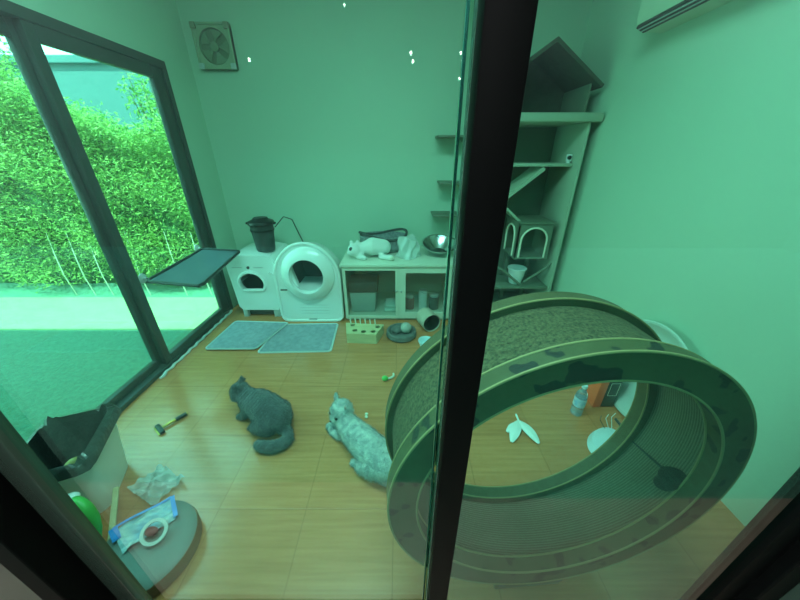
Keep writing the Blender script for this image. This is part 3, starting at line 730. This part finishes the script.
# ------------------------------------------------------------------ toys before the cabinet
def feeder():
    t = thing('toy_box', 'pale wooden cat toy box with round holes in its top', 'cat toy', (-.32, 2.28, 0))
    b = MB()
    bot = [(-.465, 2.19), (-.205, 2.175), (-.150, 2.345), (-.50, 2.375)]
    V = lambda z: [(x, y, z) for x, y in bot]
    tb = bmesh.new(); A = [tb.verts.new(p) for p in V(0.001)]; B = [tb.verts.new(p) for p in V(.088)]
    for k in range(4): tb.faces.new((A[k], A[(k+1) % 4], B[(k+1) % 4], B[k]))
    bmesh.ops.recalc_face_normals(tb, faces=tb.faces); bmesh.ops.solidify(tb, geom=tb.faces[:], thickness=.008)
    b._add(tb); obj('box_side', b, M['ply'], t, False)
    # top plate with holes by boolean
    tp = bmesh.new(); A = [tp.verts.new((x, y, .088)) for x, y in bot]; B = [tp.verts.new((x, y, .098)) for x, y in bot]
    tp.faces.new(A[::-1]); tp.faces.new(B)
    for k in range(4): tp.faces.new((A[k], A[(k+1) % 4], B[(k+1) % 4], B[k]))
    bmesh.ops.recalc_face_normals(tp, faces=tp.faces)
    me = bpy.data.meshes.new('tp'); tp.to_mesh(me); tp.free(); o = bpy.data.objects.new('tp', me); C.objects.link(o)
    cut = MB()
    for x, y in ((-.43, 2.335), (-.40, 2.245), (-.32, 2.225), (-.235, 2.225), (-.20, 2.305)): cut.rod((x, y, .05), (x, y, .14), .023, n=24)
    mc = bpy.data.meshes.new('c'); cut.bm.to_mesh(mc); cut.bm.free(); oc = bpy.data.objects.new('c', mc); C.objects.link(oc)
    bo = o.modifiers.new('b', 'BOOLEAN'); bo.operation = 'DIFFERENCE'; bo.object = oc; bo.solver = 'EXACT'
    nm = bpy.data.meshes.new_from_object(o.evaluated_get(bpy.context.evaluated_depsgraph_get()))
    out = MB(); out.bm.from_mesh(nm); bpy.data.objects.remove(o); bpy.data.objects.remove(oc)
    obj('box_top', out, M['ply'], t, False)
    obj('box_bottom', MB().box((-.45, 2.20, .001), (-.20, 2.33, .008)), M['dkgrey'], t, False)
    for k in range(6): 
        x = -.45+.045*k; obj('peg', MB().rod((x, 2.36-.004*k, .098), (x-.004, 2.363-.004*k, .155), .006, n=10), M['cream'], t)
feeder()
t = thing('ball_track', 'round grey cat bowl toy with a pale ball, between wooden toy box and beige tunnel', 'cat toy', (.012, 2.31, 0))
obj('track_ring', MB().lathe([(0, .001), (.12, .001), (.138, .02), (.135, .055), (.118, .062), (.105, .045), (.09, .022), (0, .018)], Matrix.Translation((.012, 2.31, 0)), 44), M['greyfelt'], t)
obj('track_ball', MB().ball((.055, 2.33, .072), .05), mat('pale_grey_ball', (.42, .42, .37), .7), t)
obj('track_cushion', MB().ball((-.03, 2.34, .045), .05, (1, 1, .6)), M['greyfelt'], t)
def tunnel():
    t = thing('cat_tunnel', 'short beige felt tunnel lying at the foot of the right cabinet door', 'cat tunnel', (.27, 2.43, 0))
    d = Vector((.10, -.25, 0)).normalized(); p0 = Vector((.235, 2.53, .089)); L = .16
    rot = Vector((0, 0, 1)).rotation_difference(d).to_matrix().to_4x4(); mx = Matrix.Translation(p0) @ rot
    obj('tunnel_sleeve', MB().lathe([(.080, 0), (.082, L), (.088, L+.004), (.086, 0)], mx, 40, closed=True), M['felt'], t)
    obj('tunnel_lining', MB().lathe([(0, .01), (.078, .01), (.079, L-.004)], mx, 40), M['dark'], t)
    obj('tunnel_end', MB().lathe([(0, 0), (.05, -.012), (.083, 0)], mx, 40), M['felt'], t)
tunnel()
t = thing('water_bowl', 'small pale blue bowl peeking out behind the cat wheel', 'bowl', (.225, 2.15, 0))
obj('bowl_shell', MB().lathe([(0, .001), (.05, .001), (.066, .05), (.070, .052), (.068, .056), (.055, .05), (.045, .012), (0, .01)], Matrix.Translation((.225, 2.15, 0)), 36), M['pale'], t)
t = thing('green_toy', 'small green ball toy with cream tail on floor left of the cat wheel', 'cat toy', (-.11, 1.71, 0))
obj('toy_ball', MB().ball((-.11, 1.705, .022), .021, (1.15, .9, 1)), M['green'], t)
obj('toy_tail', MB().chain([(-.085, 1.712, .014, .006), (-.06, 1.728, .012, .009), (-.045, 1.746, .011, .008), (-.05, 1.77, .01, .007)], 10), M['cream'], t)
for x, y, lab in ((-.214, 1.385, 'cream kibble crumb behind the silver cat, the further one'), (-.212, 1.362, 'cream kibble crumb behind the silver cat, the nearer one')):
    tag(obj('kibble', MB().ball((x, y, .008), .010, (1.1, 1, .78), n=12), M['cream']), lab, 'kibble', 'kibble by the silver cat')

# ------------------------------------------------------------------ window perch
def perch():
    t = thing('window_perch', 'black framed mesh cat hammock hung on the garden window', 'cat perch', (-1.55, 2.2, .70))
    c = [Vector(p) for p in ((-1.755, 1.905, .705), (-1.765, 2.585, .735), (-1.43, 2.585, .715), (-1.315, 1.805, .715))]
    obj('perch_frame', MB().tube(_dense(c), .012, 10, True), M['dark'], t)
    obj('perch_mesh', MB().grid(lambda u, v: (c[0]*(1-u)*(1-v)+c[1]*u*(1-v)+c[2]*u*v+c[3]*(1-u)*v)-Vector((0, 0, .035*math.sin(PI*u)*math.sin(PI*v))), 24, 14).solid(.002), M['mesh'], t)
    cups = []
    for k, p in enumerate((c[0]+Vector((0, .055, .0)), c[1]+Vector((0, .02, 0)))):
        b = MB().lathe([(0, 0), (.036, .0), (.034, .006), (.012, .014), (.010, .035), (0, .035)], Matrix.Translation((-1.8255, p.y, p.z)) @ Matrix.Rotation(PI/2, 4, 'Y'), 24)
        obj('suction_cup', b, M['shade'], t)
        obj('hook', MB().rod((-1.795, p.y, p.z), p+Vector((.0, 0 if k == 0 else -.02, 0)), .006, n=8), M['dark'], t)
def _dense(c):
    out = []
    for i in range(4):
        a, b = c[i], c[(i+1) % 4]
        out += [a.lerp(b, s) for s in (.04, .2, .4, .6, .8, .96)]
    return out
perch()

# ------------------------------------------------------------------ the cat wheel
def wheel():
    cx, cy, cz, th = .491, .532, .587, math.radians(-3.9)
    R, r, t_, W, rb = .527, .444, .05, .313, .450
    t = thing('cat_treadmill', 'big brown cat exercise wheel with black patches behind the glass', 'cat wheel', (cx, cy+W/2, 0))
    # lathe axis z -> wheel axle (towards the back wall)
    mx = Matrix.Translation((cx, cy, cz)) @ Matrix.Rotation(-th, 4, 'Z') @ Matrix.Rotation(-PI/2, 4, 'X')
    def ring(prof, m_, name, par, n=160, closed=True): return obj(name, MB().lathe(prof, mx, n, closed=closed), m_, par, True, .5)
    def line(rad, s, par, w_=.0035):
        P = [mx @ Vector((rad*math.cos(a), rad*math.sin(a), s)) for a in [2*PI*k/160 for k in range(160)]]
        return obj('edge_band', MB().tube(P, w_, 6, True), M['band'], par)
    f = ring([(R, 0), (R, t_), (r, t_), (r, 0)], M['ringspot'], 'front_rim', t)
    line(R-.001, .001, f); line(R-.001, t_-.001, f); line(r, .001, f); line(r, t_-.001, f)
    f = ring([(R, W-t_), (R, W), (rb, W), (rb, W-t_)], M['ring'], 'back_rim', t)
    line(R-.001, W-t_+.001, f); line(rb, W-t_+.001, f); line(rb, W-.001, f, .003)
    ring([(.502, t_), (.502, W-t_), (.490, W-t_), (.490, t_)], M['drumout'], 'drum', t)
    ring([(.4895, t_), (.4895, W-t_), (.484, W-t_), (.484, t_)], M['drumin'], 'running_track', t)
    # stand with rollers under the rims
    s = MB(); rt = Matrix.Translation((cx, cy, 0)) @ Matrix.Rotation(-th, 4, 'Z')
    for y in (.01, W-.06): s.box((-.13, y, 0), (.13, y+.05, .03), .006, mx=rt)
    for x in (-.13, .085): s.box((x, .06, 0), (x+.045, W-.06, .03), .004, mx=rt)
    for x in (-.11, .11):
        for y in (.01, W-.06): s.box((x-.02, y, .03), (x+.02, y+.05, .046), .004, mx=rt)
    obj('stand', s, M['ring'], t)
    ang = math.asin(.11/(R+.02))
    for x in (-.11, .11):
        for y in (0.0, W-.05):
            zc = cz-math.cos(ang)*(R+.018)
            obj('roller', MB().rod(rt @ Vector((x, y+.004, zc)), rt @ Vector((x, y+.046, zc)), .0165, n=20), M['dark'], t)
wheel()
def wand():
    t = thing('teaser_brush', 'black round brush on a thin rod lying inside the cat wheel', 'brush', (.96, .68, .48))
    a = Vector((.942, .83, .455)); b_ = Vector((.952, .69, .478)); 
    obj('rod', MB().tube([a+Vector((-.01, .10, .015)), a, b_], .0055, 8), M['dark'], t)
    h = MB().ball((.936, .645, .502), .046, (1.0, .85, .7)).ball((.900, .635, .492), .030, (1.1, .85, .7)).rod((.950, .70, .48), (.946, .66, .487), .008, .022)
    obj('bristle_head', remesh(h, .004, 3), mat('black_bristle', (.008, .009, .009), .95, bump=1, bscale=200), t)
wand()

# ------------------------------------------------------------------ right side things
t = thing('water_bottle', 'clear blue tinted water bottle standing on floor behind the wheel', 'bottle', (1.13, 1.40, 0))
bmx = Matrix.Translation((1.13, 1.40, 0))
obj('bottle_body', MB().lathe([(0, .001), (.030, .001), (.034, .008), (.034, .05), (.031, .055), (.034, .06), (.034, .15), (.030, .17), (.014, .20), (.013, .215), (0, .215)], bmx, 36), M['water'], t)
obj('bottle_label', MB().lathe([(.0345, .075), (.0345, .14), (.0342, .14), (.0342, .075)], bmx, 36, closed=True), M['label'], t)
obj('bottle_cap', MB().lathe([(0, .215), (.0155, .212), (.0155, .232), (0, .233)], bmx, 24), M['pale'], t)
t = thing('pet_fountain', 'black box with a bright orange side standing behind the bottle', 'box', (1.33, 1.52, 0))
obj('orange_side', MB().box((1.262, 1.445, .001), (1.315, 1.60, .27), .006), M['orange'], t)
obj('box_body', MB().box((1.316, 1.45, .001), (1.405, 1.60, .30), .008), M['dkgrey'], t)
obj('panel_line', MB().tube([(1.335, 1.449, .10), (1.335, 1.449, .20), (1.39, 1.449, .20), (1.39, 1.449, .10)], .0015, 6, True), M['cream'], t)
t = thing('plastic_basin', 'large pale round plastic basin leaning against the right wall', 'basin', (1.47, 1.42, 0))
bm_ = Matrix.Translation((1.478, 1.42, .318)) @ Matrix.Rotation(math.radians(-83), 4, 'Y')
obj('basin_shell', MB().lathe([(0, -.025), (.22, -.025), (.26, -.012), (.300, .022), (.312, .023), (.312, .029), (.297, .029), (.256, -.004), (.217, -.018), (0, -.018)], bm_, 64), M['tub'], t)
obj('basin_rim', MB().tube([bm_ @ Vector((.308*math.cos(a), .308*math.sin(a), .027)) for a in [2*PI*k/64 for k in range(64)]], .006, 8, True), M['tub'], t)
t = thing('dome_toy', 'rounded pale blue plastic toy with thin wire whiskers on the floor', 'cat toy', (1.17, 1.18, 0))
dm = Matrix.Translation((1.175, 1.17, 0)) @ Matrix.Rotation(math.radians(35), 4, 'Z')
obj('dome', MB().lathe([(0, .001), (.10, .001), (.105, .012), (.085, .045), (.04, .062), (0, .066)], dm, 40, sx=1.25, sy=.75), M['pale'], t)
for k in range(3):
    a = Vector((1.215+.02*k, 1.225+.01*k, .03)); obj('whisker', MB().tube([a, a+Vector((-.035+.02*k, .04, .06)), a+Vector((.0+.03*k, .08, .05))], .0018, 6), M['white'] if k else M['dark'], t)
def feather():
    t = thing('feather_toy', 'white three lobed feather toy lying on floor seen through the wheel', 'cat toy', (.72, 1.24, 0))
    def lobe(p0, p1, w_):
        p0, p1 = Vector(p0), Vector(p1); d = p1-p0; s = Vector((-d.y, d.x, 0)).normalized()
        b = MB(); b.grid(lambda u, v: p0+d*u+s*(v-.5)*2*w_*math.sin(PI*(.08+.88*u))**.7+Vector((0, 0, .008+.012*math.sin(PI*u)-.01*abs(v-.5))), 14, 6); return b.solid(.003)
    obj('feather_vane', lobe((.735, 1.325, .01), (.795, 1.165, .01), .030), M['feather'], t)
    obj('feather_vane', lobe((.735, 1.325, .01), (.64, 1.175, .01), .030), M['feather'], t)
    obj('feather_vane', lobe((.735, 1.300, .01), (.635, 1.245, .01), .026), M['feather'], t)
    obj('feather_quill', MB().tube([(.735, 1.30, .014), (.735, 1.375, .016)], .006, 8), M['feather'], t)
feather()

# ------------------------------------------------------------------ front left clutter
def bin_():
    t = thing('waste_bin', 'milky white waste bin by the garden window', 'bin', (-1.47, .86, 0))
    ang = math.atan2(-.38, .17)
    mx = Matrix.Translation((-1.50, .91, 0)) @ Matrix.Rotation(ang, 4, 'Z')
    b = MB(); n = 44
    def prof(w_, h_, z): return [mx @ Vector((x, y, z)) for x, y in rrect(w_, h_, .06, 10)]
    L = [prof(.29, .19, .001), prof(.36, .27, .335), prof(.37, .28, .335), prof(.37, .28, .345), prof(.35, .26, .345), prof(.285, .185, .012)]
    R_ = [[b.bm.verts.new(p) for p in l] for l in L]
    for A, B in zip(R_, R_[1:]):
        for k in range(len(A)): b.bm.faces.new((A[k], A[(k+1) % len(A)], B[(k+1) % len(A)], B[k]))
    b.bm.faces.new(R_[0][::-1]); b.bm.faces.new(R_[-1])
    bmesh.ops.recalc_face_normals(b.bm, faces=b.bm.faces)
    obj('bin_body', b, M['binwhite'], t)
    # liner: crumpled collar folded over the rim, a thing that hangs in the bin
    ln = MB(); n = len(rrect(1, 1, .06, 10))
    def ring(w_, h_, z, amp, sd):
        P = rrect(w_, h_, .06, 10); out = []
        for k, (x, y) in enumerate(P):
            a = 2*PI*k/len(P); j = amp*(math.sin(5*a+sd)+.6*math.sin(11*a+2*sd)+.5*math.sin(17*a+3*sd))
            out.append(ln.bm.verts.new(mx @ Vector((x*(1+j), y*(1+j), z+.4*j))))
        return out
    R_ = [ring(.405, .315, .318, .012, 1), ring(.395, .305, .337, .012, 1.5), ring(.382, .29, .356, .016, 2), ring(.345, .25, .366, .03, 2.2), ring(.325, .235, .33, .03, 3), ring(.30, .20, .23, .06, 4), ring(.26, .165, .10, .07, 5)]
    for A, B in zip(R_, R_[1:]):
        for k in range(len(A)): ln.bm.faces.new((A[k], A[(k+1) % len(A)], B[(k+1) % len(A)], B[k]))
    ln.bm.faces.new(R_[-1])
    bmesh.ops.recalc_face_normals(ln.bm, faces=ln.bm.faces)
    tag(obj('bin_liner', ln, M['liner']), 'shiny black plastic liner bag folded over the waste bin rim', 'bin bag')
    pr = MB()
    pm = mx @ Matrix.Translation((.08, .04, .25)) @ Matrix.Rotation(.5, 4, 'Y')
    pr.grid(lambda u, v: pm @ Vector(((u-.5)*.09, (v-.5)*.07, .02*math.sin(5*u+3*v))), 8, 8).solid(.01)
    tag(obj('food_wrapper', pr, mat('yellow_green_wrapper', (.40, .36, .10), .4)), 'yellow green wrapper inside the lined waste bin', 'wrapper')
bin_()
t = thing('round_pouf', 'low round pouf with grey top and brown side near the glass', 'pouf', (-1.03, .65, 0))
pm = Matrix.Translation((-1.03, .648, 0))
obj('pouf_side', MB().lathe([(0, .001), (.170, .001), (.178, .010), (.180, .05), (.176, .068), (0, .068)], pm, 64), M['poufside'], t)
obj('pouf_top', MB().lathe([(0, .083), (.12, .082), (.162, .078), (.174, .0685), (0, .0685)], pm, 64), M['pouf'], t)
def sheet(name, P00, P10, P11, P01, amp, m_, label, cat, z, seed, n=26):
    random.seed(seed); ph = [random.uniform(0, 6) for _ in range(6)]
    P = [Vector((*p, 0)) for p in (P00, P10, P11, P01)]
    def f(u, v):
        p = P[0]*(1-u)*(1-v)+P[1]*u*(1-v)+P[2]*u*v+P[3]*(1-u)*v
        h_ = amp*(1+.5*math.sin(9*u+ph[0]+4*v)+.3*math.sin(17*v+ph[1]-6*u)+.35*math.sin(13*(u+v)+ph[2])+.2*math.sin(31*u-23*v+ph[3]))*.5
        return p+Vector((0, 0, z+max(h_, .001)))
    return tag(obj(name, MB().grid(f, n, n).solid(.0015), m_), label, cat)
sheet('plastic_wrap', (-1.33, .90), (-1.17, .83), (-1.08, .95), (-1.27, 1.03), .05, M['film'], 'crumpled clear plastic wrap on floor beside the waste bin', 'plastic wrap', .002, 3)
sheet('treat_packet', (-1.195, .69), (-1.09, .61), (-.962, .735), (-1.035, .82), .02, M['packet'], 'blue and white printed treat packet on the round pouf', 'packet', .0845, 5)
pk = bpy.data.objects['treat_packet']
def strip(a, b_, w_, z):
    a, b_ = Vector((*a, 0)), Vector((*b_, 0)); d = b_-a; s = Vector((-d.y, d.x, 0)).normalized()*w_
    return MB().grid(lambda u, v: a+d*u+s*(v-.5)*2+Vector((0, 0, z+.004*math.sin(6*u))), 10, 2).solid(.002)
obj('packet_border', strip((-1.033, .82), (-.962, .737), .008, .106), M['blue'], pk)
obj('packet_border', strip((-1.19, .69), (-1.14, .65), .014, .106), M['blue'], pk)
obj('packet_border', strip((-1.19, .69), (-1.037, .818), .005, .105), M['blue'], pk)
t = thing('tape_roll', 'white tape roll with dark red core on the round pouf', 'tape', (-1.0, .675, .09))
tm = Matrix.Translation((-1.0, .672, .118)) @ Matrix.Rotation(math.radians(35), 4, 'Z') @ Matrix.Rotation(math.radians(30), 4, 'X')
obj('tape_ring', MB().lathe([(.046, -.007), (.046, .007), (.034, .007), (.034, -.007)], tm, 48, closed=True), M['plate'], t)
obj('tape_core', MB().ball((-1.018, .676, .112), .022, (1.2, .8, .7)), M['red'], t)
tag(obj('wooden_stick', MB().box((-.125, -.011, 0), (.125, .011, .012), .002, mx=Matrix.Translation((-1.285, .775, .04)) @ Matrix.Rotation(math.atan2(-.21, .13), 4, 'Z') @ Matrix.Rotation(math.radians(14), 4, 'Y')), M['ply']), 'pale wooden stick leaning between the bin and round pouf', 'stick')
t = thing('green_toy_arch', 'bright green curved plastic handle standing in front of the waste bin', 'cat toy', (-1.225, .66, 0))
P = [(-1.30, .715, .255), (-1.285, .708, .268), (-1.265, .70, .27), (-1.245, .692, .258), (-1.23, .686, .235), (-1.22, .68, .20), (-1.218, .67, .15), (-1.225, .655, .10), (-1.235, .635, .05), (-1.24, .622, .012)]
obj('arch_body', MB().tube(P, [.010, .016, .020, .023, .023, .021, .017, .014, .012, .012], 12), M['green'], t)
obj('arch_foot', MB().lathe([(0, .001), (.032, .001), (.030, .012), (0, .014)], Matrix.Translation((-1.24, .620, 0)), 24), M['green'], t)
obj('arch_knob', MB().ball((-1.315, .722, .262), .022, (1.3, 1, .7)), M['white'], t)
sheet('lilac_bag', (-1.28, .55), (-1.19, .48), (-1.185, .52), (-1.275, .585), .06, M['lilac'], 'small lilac plastic bag squeezed beside the door frame', 'bag', .003, 9)
def razor():
    t = thing('grooming_rake', 'small gold and black grooming rake on floor by the window', 'rake', (-1.40, 1.31, 0))
    d = Vector((-1.36+1.44, 1.385-1.275, 0)).normalized(); s = Vector((-d.y, d.x, 0)); p = Vector((-1.445, 1.265, .0))
    obj('handle', MB().tube([p+d*.015+Vector((0, 0, .012)), p+d*.06+Vector((0, 0, .016)), p+d*.15+Vector((0, 0, .012))], [.008, .010, .011], 12), M['gold'], t)
    obj('grip', MB().tube([p+d*.085+Vector((0, 0, .0155)), p+d*.145+Vector((0, 0, .0135))], .0122, 12), M['dark'], t)
    mx = Matrix.Translation(p) @ Matrix(((s.x, d.x, 0, 0), (s.y, d.y, 0, 0), (0, 0, 1, 0), (0, 0, 0, 1)))
    obj('rake_head', MB().box((-.045, -.012, .002), (.045, .014, .022), .005, mx=mx), M['dark'], t)
    obj('rake_blade', MB().box((-.043, -.020, .001), (.043, -.011, .010), .002, mx=mx), M['gold'], t)
razor()

# ------------------------------------------------------------------ cats
def ear(b, base, tip, side, w_):
    base, tip, side = Vector(base), Vector(tip), Vector(side).normalized()
    b.chain([(*(base+side*w_), .010), (*tip, .005)], 10).chain([(*(base-side*w_), .010), (*tip, .005)], 10).chain([(*base, .012), (*tip, .005)], 10)
def fur(o, n, length, m_, par, flow):
    """short fur tufts rooted in the skin"""
    me = o.data; off = Vector(rootof(o).location); vs = me.vertices; N = len(vs); V = []; F = []
    for _ in range(n):
        v = vs[random.randrange(N)]; nn = v.normal; p = v.co+off
        d = (nn*.75+flow*.55+Vector((random.gauss(0, .22), random.gauss(0, .22), random.gauss(0, .22)))).normalized()
        if p.z < .012 and d.z < 0: d.z = .05
        s_ = d.cross(nn)
        if s_.length < 1e-3: continue
        s_ = s_.normalized()*.0011; l = length*random.uniform(.5, 1.2); k = len(V)
        V += [p-s_-nn*.001, p+s_-nn*.001, p+d*l]; F.append((k, k+1, k+2))
    mm = bpy.data.meshes.new('f'); mm.from_pydata([tuple(v) for v in V], [], F)
    b = MB(); b.bm.from_mesh(mm); bpy.data.meshes.remove(mm)
    obj('fur', b, m_, par, False)['kind'] = 'stuff'
def grey_cat():
    t = thing('cat', 'blue grey cat crouching on floor with tail curled, facing the window', 'cat', (-.85, 1.33, 0))
    b = MB()
    b.chain([(-.735, 1.285, .095, .090), (-.80, 1.32, .115, .096), (-.87, 1.36, .122, .088), (-.93, 1.385, .130, .070), (-.965, 1.405, .145, .056), (-.998, 1.42, .165, .050)])
    hd = Vector((-1.003, 1.424, .168))
    b.ball(hd, .056, (1.0, 1.02, .92)).ball(hd+Vector((-.036, .010, -.018)), .030, (1, 1.1, .8)).ball(hd+Vector((-.015, -.035, -.02)), .028).ball(hd+Vector((-.012, .04, -.02)), .028)
    ear(b, hd+Vector((.005, .032, .045)), hd+Vector((.006, .042, .078)), (.35, 1, 0), .017)
    ear(b, hd+Vector((-.002, -.034, .043)), hd+Vector((-.006, -.046, .075)), (.3, 1, 0), .017)
    b.chain([(-.94, 1.35, .09, .036), (-.965, 1.345, .045, .024), (-.985, 1.35, .022, .020), (-1.01, 1.355, .018, .019)])
    b.chain([(-.955, 1.425, .09, .034), (-.985, 1.43, .045, .024), (-1.01, 1.435, .02, .019)])
    b.chain([(-.78, 1.245, .075, .066), (-.84, 1.25, .055, .045), (-.875, 1.262, .022, .021), (-.90, 1.27, .018, .018)])
    b.chain([(-.74, 1.37, .07, .055), (-.80, 1.40, .03, .028)])
    b.chain([(-.70, 1.25, .06, .042), (-.660, 1.225, .040, .030), (-.640, 1.185, .034, .030), (-.660, 1.150, .033, .032), (-.71, 1.128, .033, .034), (-.765, 1.130, .032, .032), (-.80, 1.145, .030, .024)])
    o = remesh(b, .0055, 5)
    for v in o.bm.verts:
        q = v.co; v.co += v.normal*.0022*(math.sin(q.x*310+q.y*140)*math.sin(q.z*280+q.y*190))
    fur(obj('cat_body', o, M['catgrey'], t, True, 3.2), 16000, .013, M['catgrey'], t, Vector((.6, -.4, -.3)))
    for dy in (-.02, .032):
        obj('eye', MB().ball(hd+Vector((-.047, .004+dy, .012)), .0085, (.6, 1, 1)), mat('amber_eye', (.35, .2, .03), .1), t)
    obj('nose', MB().ball(hd+Vector((-.066, .015, -.012)), .006, (.7, 1.2, .8)), M['nose'], t)
grey_cat()
def silver_cat():
    t = thing('cat', 'silver white cat lying on floor beside the cat wheel', 'cat', (-.2, 1.13, 0))
    b = MB()
    b.chain([(-.315, 1.245, .085, .062), (-.265, 1.185, .088, .074), (-.20, 1.115, .092, .082), (-.13, 1.045, .092, .088), (-.075, .985, .085, .085)])
    hd = Vector((-.345, 1.292, .138)); f = Vector((-.68, -.66, -.30)).normalized(); s = Vector((.70, -.71, 0)).normalized()
    b.chain([(-.315, 1.245, .10, .052), (*hd, .050)])
    b.ball(hd, .066).ball(hd+s*.036+f*.022-Vector((0, 0, .02)), .037).ball(hd-s*.036+f*.022-Vector((0, 0, .02)), .037).ball(hd+f*.050-Vector((0, 0, .014)), .031)
    up = Vector((.05, .06, 1)).normalized()
    ear(b, hd-s*.042+up*.048, hd-s*.058+up*.092, s, .020); ear(b, hd+s*.042+up*.048, hd+s*.058+up*.090, s, .020)
    b.chain([(-.325, 1.215, .06, .040), (-.355, 1.205, .032, .026), (-.395, 1.235, .022, .020), (-.41, 1.252, .019, .020)])
    b.chain([(-.35, 1.28, .06, .036), (-.39, 1.285, .028, .022), (-.43, 1.28, .02, .020)])
    b.chain([(-.135, .985, .07, .062), (-.19, 1.005, .05, .042), (-.225, 1.03, .022, .021), (-.25, 1.045, .019, .019)])
    b.chain([(-.055, 1.06, .065, .055), (-.10, 1.10, .03, .03)])
    b.chain([(-.05, .945, .05, .042), (-.015, .915, .036, .033), (.03, .90, .033, .031), (.075, .91, .03, .024)])
    o = remesh(b, .0055, 5)
    for v in o.bm.verts:
        q = v.co; v.co += v.normal*.0022*(math.sin(q.x*310+q.y*140)*math.sin(q.z*280+q.y*190))
    fur(obj('cat_body', o, M['catsilver'], t, True, 3.2), 16000, .014, M['catsilver'], t, Vector((.6, -.6, -.3)))
    for k in (-1, 1):
        obj('eye', MB().ball(hd+f*.058+s*.028*k+Vector((0, 0, .014)), .011, (1, 1, 1)), M['eye'], t)
        e = MB().ball(hd+s*.052*k+up*.066+f*.008, .011, (.8, .8, 1.4)); obj('inner_ear', e, mat('pinkish_ear', (.55, .42, .40), .8), t)
    obj('nose', MB().ball(hd+f*.081-Vector((0, 0, .006)), .007, (1.1, 1, .8)), M['nose'], t)
silver_cat()

# bulbs hanging on cords under the porch roof, mirrored in the door glass
bulb_glow = bpy.data.materials.new('bulb_glow'); bulb_glow.use_nodes = True
bn = bulb_glow.node_tree.nodes['Principled BSDF']; bn.inputs['Emission Color'].default_value = (1, .93, .8, 1); bn.inputs['Emission Strength'].default_value = 35
bulb0 = None
for i, (x, z) in enumerate(((-1.316, 2.234), (.095, 2.281), (.112, 2.220), (.525, 2.278), (.545, 2.220), (.53, 2.096), (.657, 1.806), (-.454, 2.589))):
    y = -2.2-.12*i; k = (.78-y)/3.18; x *= k; z = 1.5+(z-1.5)*k
    if z > 2.85: continue
    t = thing('hanging_bulb', 'small lit bulb mirrored as a bright dot in the door glass', 'light bulb', (x, y, z), 'bulbs mirrored in the door glass')
    obj('bulb_glass', MB().ball((x, y, z), .009, (1, 1, 1.5), n=12), bulb_glow, t)
    obj('bulb_socket', MB().rod((x, y, z+.013), (x, y, z+.04), .008, n=10), M['dark'], t)
    obj('bulb_cord', MB().rod((x, y, z+.035), (x, y, 2.98), .003, n=6), M['dark'], t)

# ------------------------------------------------------------------ light, sky, camera
w = bpy.data.worlds.new('World'); bpy.context.scene.world = w; w.use_nodes = True
nt = w.node_tree; bg = nt.nodes['Background']
tc = nt.nodes.new('ShaderNodeTexCoord'); sp = nt.nodes.new('ShaderNodeSeparateXYZ'); rp_ = nt.nodes.new('ShaderNodeValToRGB')
nt.links.new(tc.outputs['Generated'], sp.inputs[0]); nt.links.new(sp.outputs['Z'], rp_.inputs['Fac'])
rp_.color_ramp.elements[0].position = 0; rp_.color_ramp.elements[0].color = (.92, 1, 1, 1)
rp_.color_ramp.elements[1].position = .8; rp_.color_ramp.elements[1].color = (.62, .82, 1, 1)
nt.links.new(rp_.outputs['Color'], bg.inputs['Color']); bg.inputs['Strength'].default_value = 5.0
sun = bpy.data.lights.new('sun', 'SUN'); sun.energy = 12.0; sun.angle = .02; sun.color = (1, .97, .88)
so = bpy.data.objects.new('sun', sun); C.objects.link(so)
so.rotation_euler = Vector((.08, .60, -1)).to_track_quat('-Z', 'Y').to_euler()
por = bpy.data.lights.new('window_portal', 'AREA'); por.shape = 'RECTANGLE'; por.size = 2.3; por.size_y = 2.0; por.cycles.is_portal = True
po = bpy.data.objects.new('window_portal', por); C.objects.link(po); po.location = (-1.95, 1.63, 1.05); po.rotation_euler = (PI/2, 0, -PI/2)

room_fill = bpy.data.lights.new('ceiling_fill', 'AREA'); room_fill.shape = 'RECTANGLE'; room_fill.size = 1.6; room_fill.size_y = .5; room_fill.energy = 50; room_fill.color = (1, 1, .92)  # added fill light that brightens the room, no fixture seen
lo = bpy.data.objects.new('ceiling_fill', room_fill); C.objects.link(lo); lo.location = (-.3, .85, 2.88)
pl = bpy.data.lights.new('porch_fill', 'AREA'); pl.shape = 'RECTANGLE'; pl.size = 1.5; pl.size_y = .6; pl.energy = 45  # added fill light that lifts the haze mirrored in the door glass
plo = bpy.data.objects.new('porch_fill', pl); C.objects.link(plo); plo.location = (0, -1.6, 2.95)
cam = bpy.data.cameras.new('camera'); co = bpy.data.objects.new('camera', cam); C.objects.link(co)
co.location = (0, 0, 1.5); co.rotation_euler = (math.radians(90-26.2), 0, 0)
cam.sensor_width = 36; cam.lens = 298/800*36; cam.clip_start = .02
sc = bpy.context.scene; sc.camera = co
sc.view_settings.view_transform = 'Standard'; sc.view_settings.look = 'None'; sc.view_settings.exposure = .42; sc.view_settings.gamma = 1; sc.view_settings.use_curve_mapping = False
sc.cycles.max_bounces = 10; sc.cycles.diffuse_bounces = 5; sc.cycles.transparent_max_bounces = 16; sc.cycles.use_denoising = True
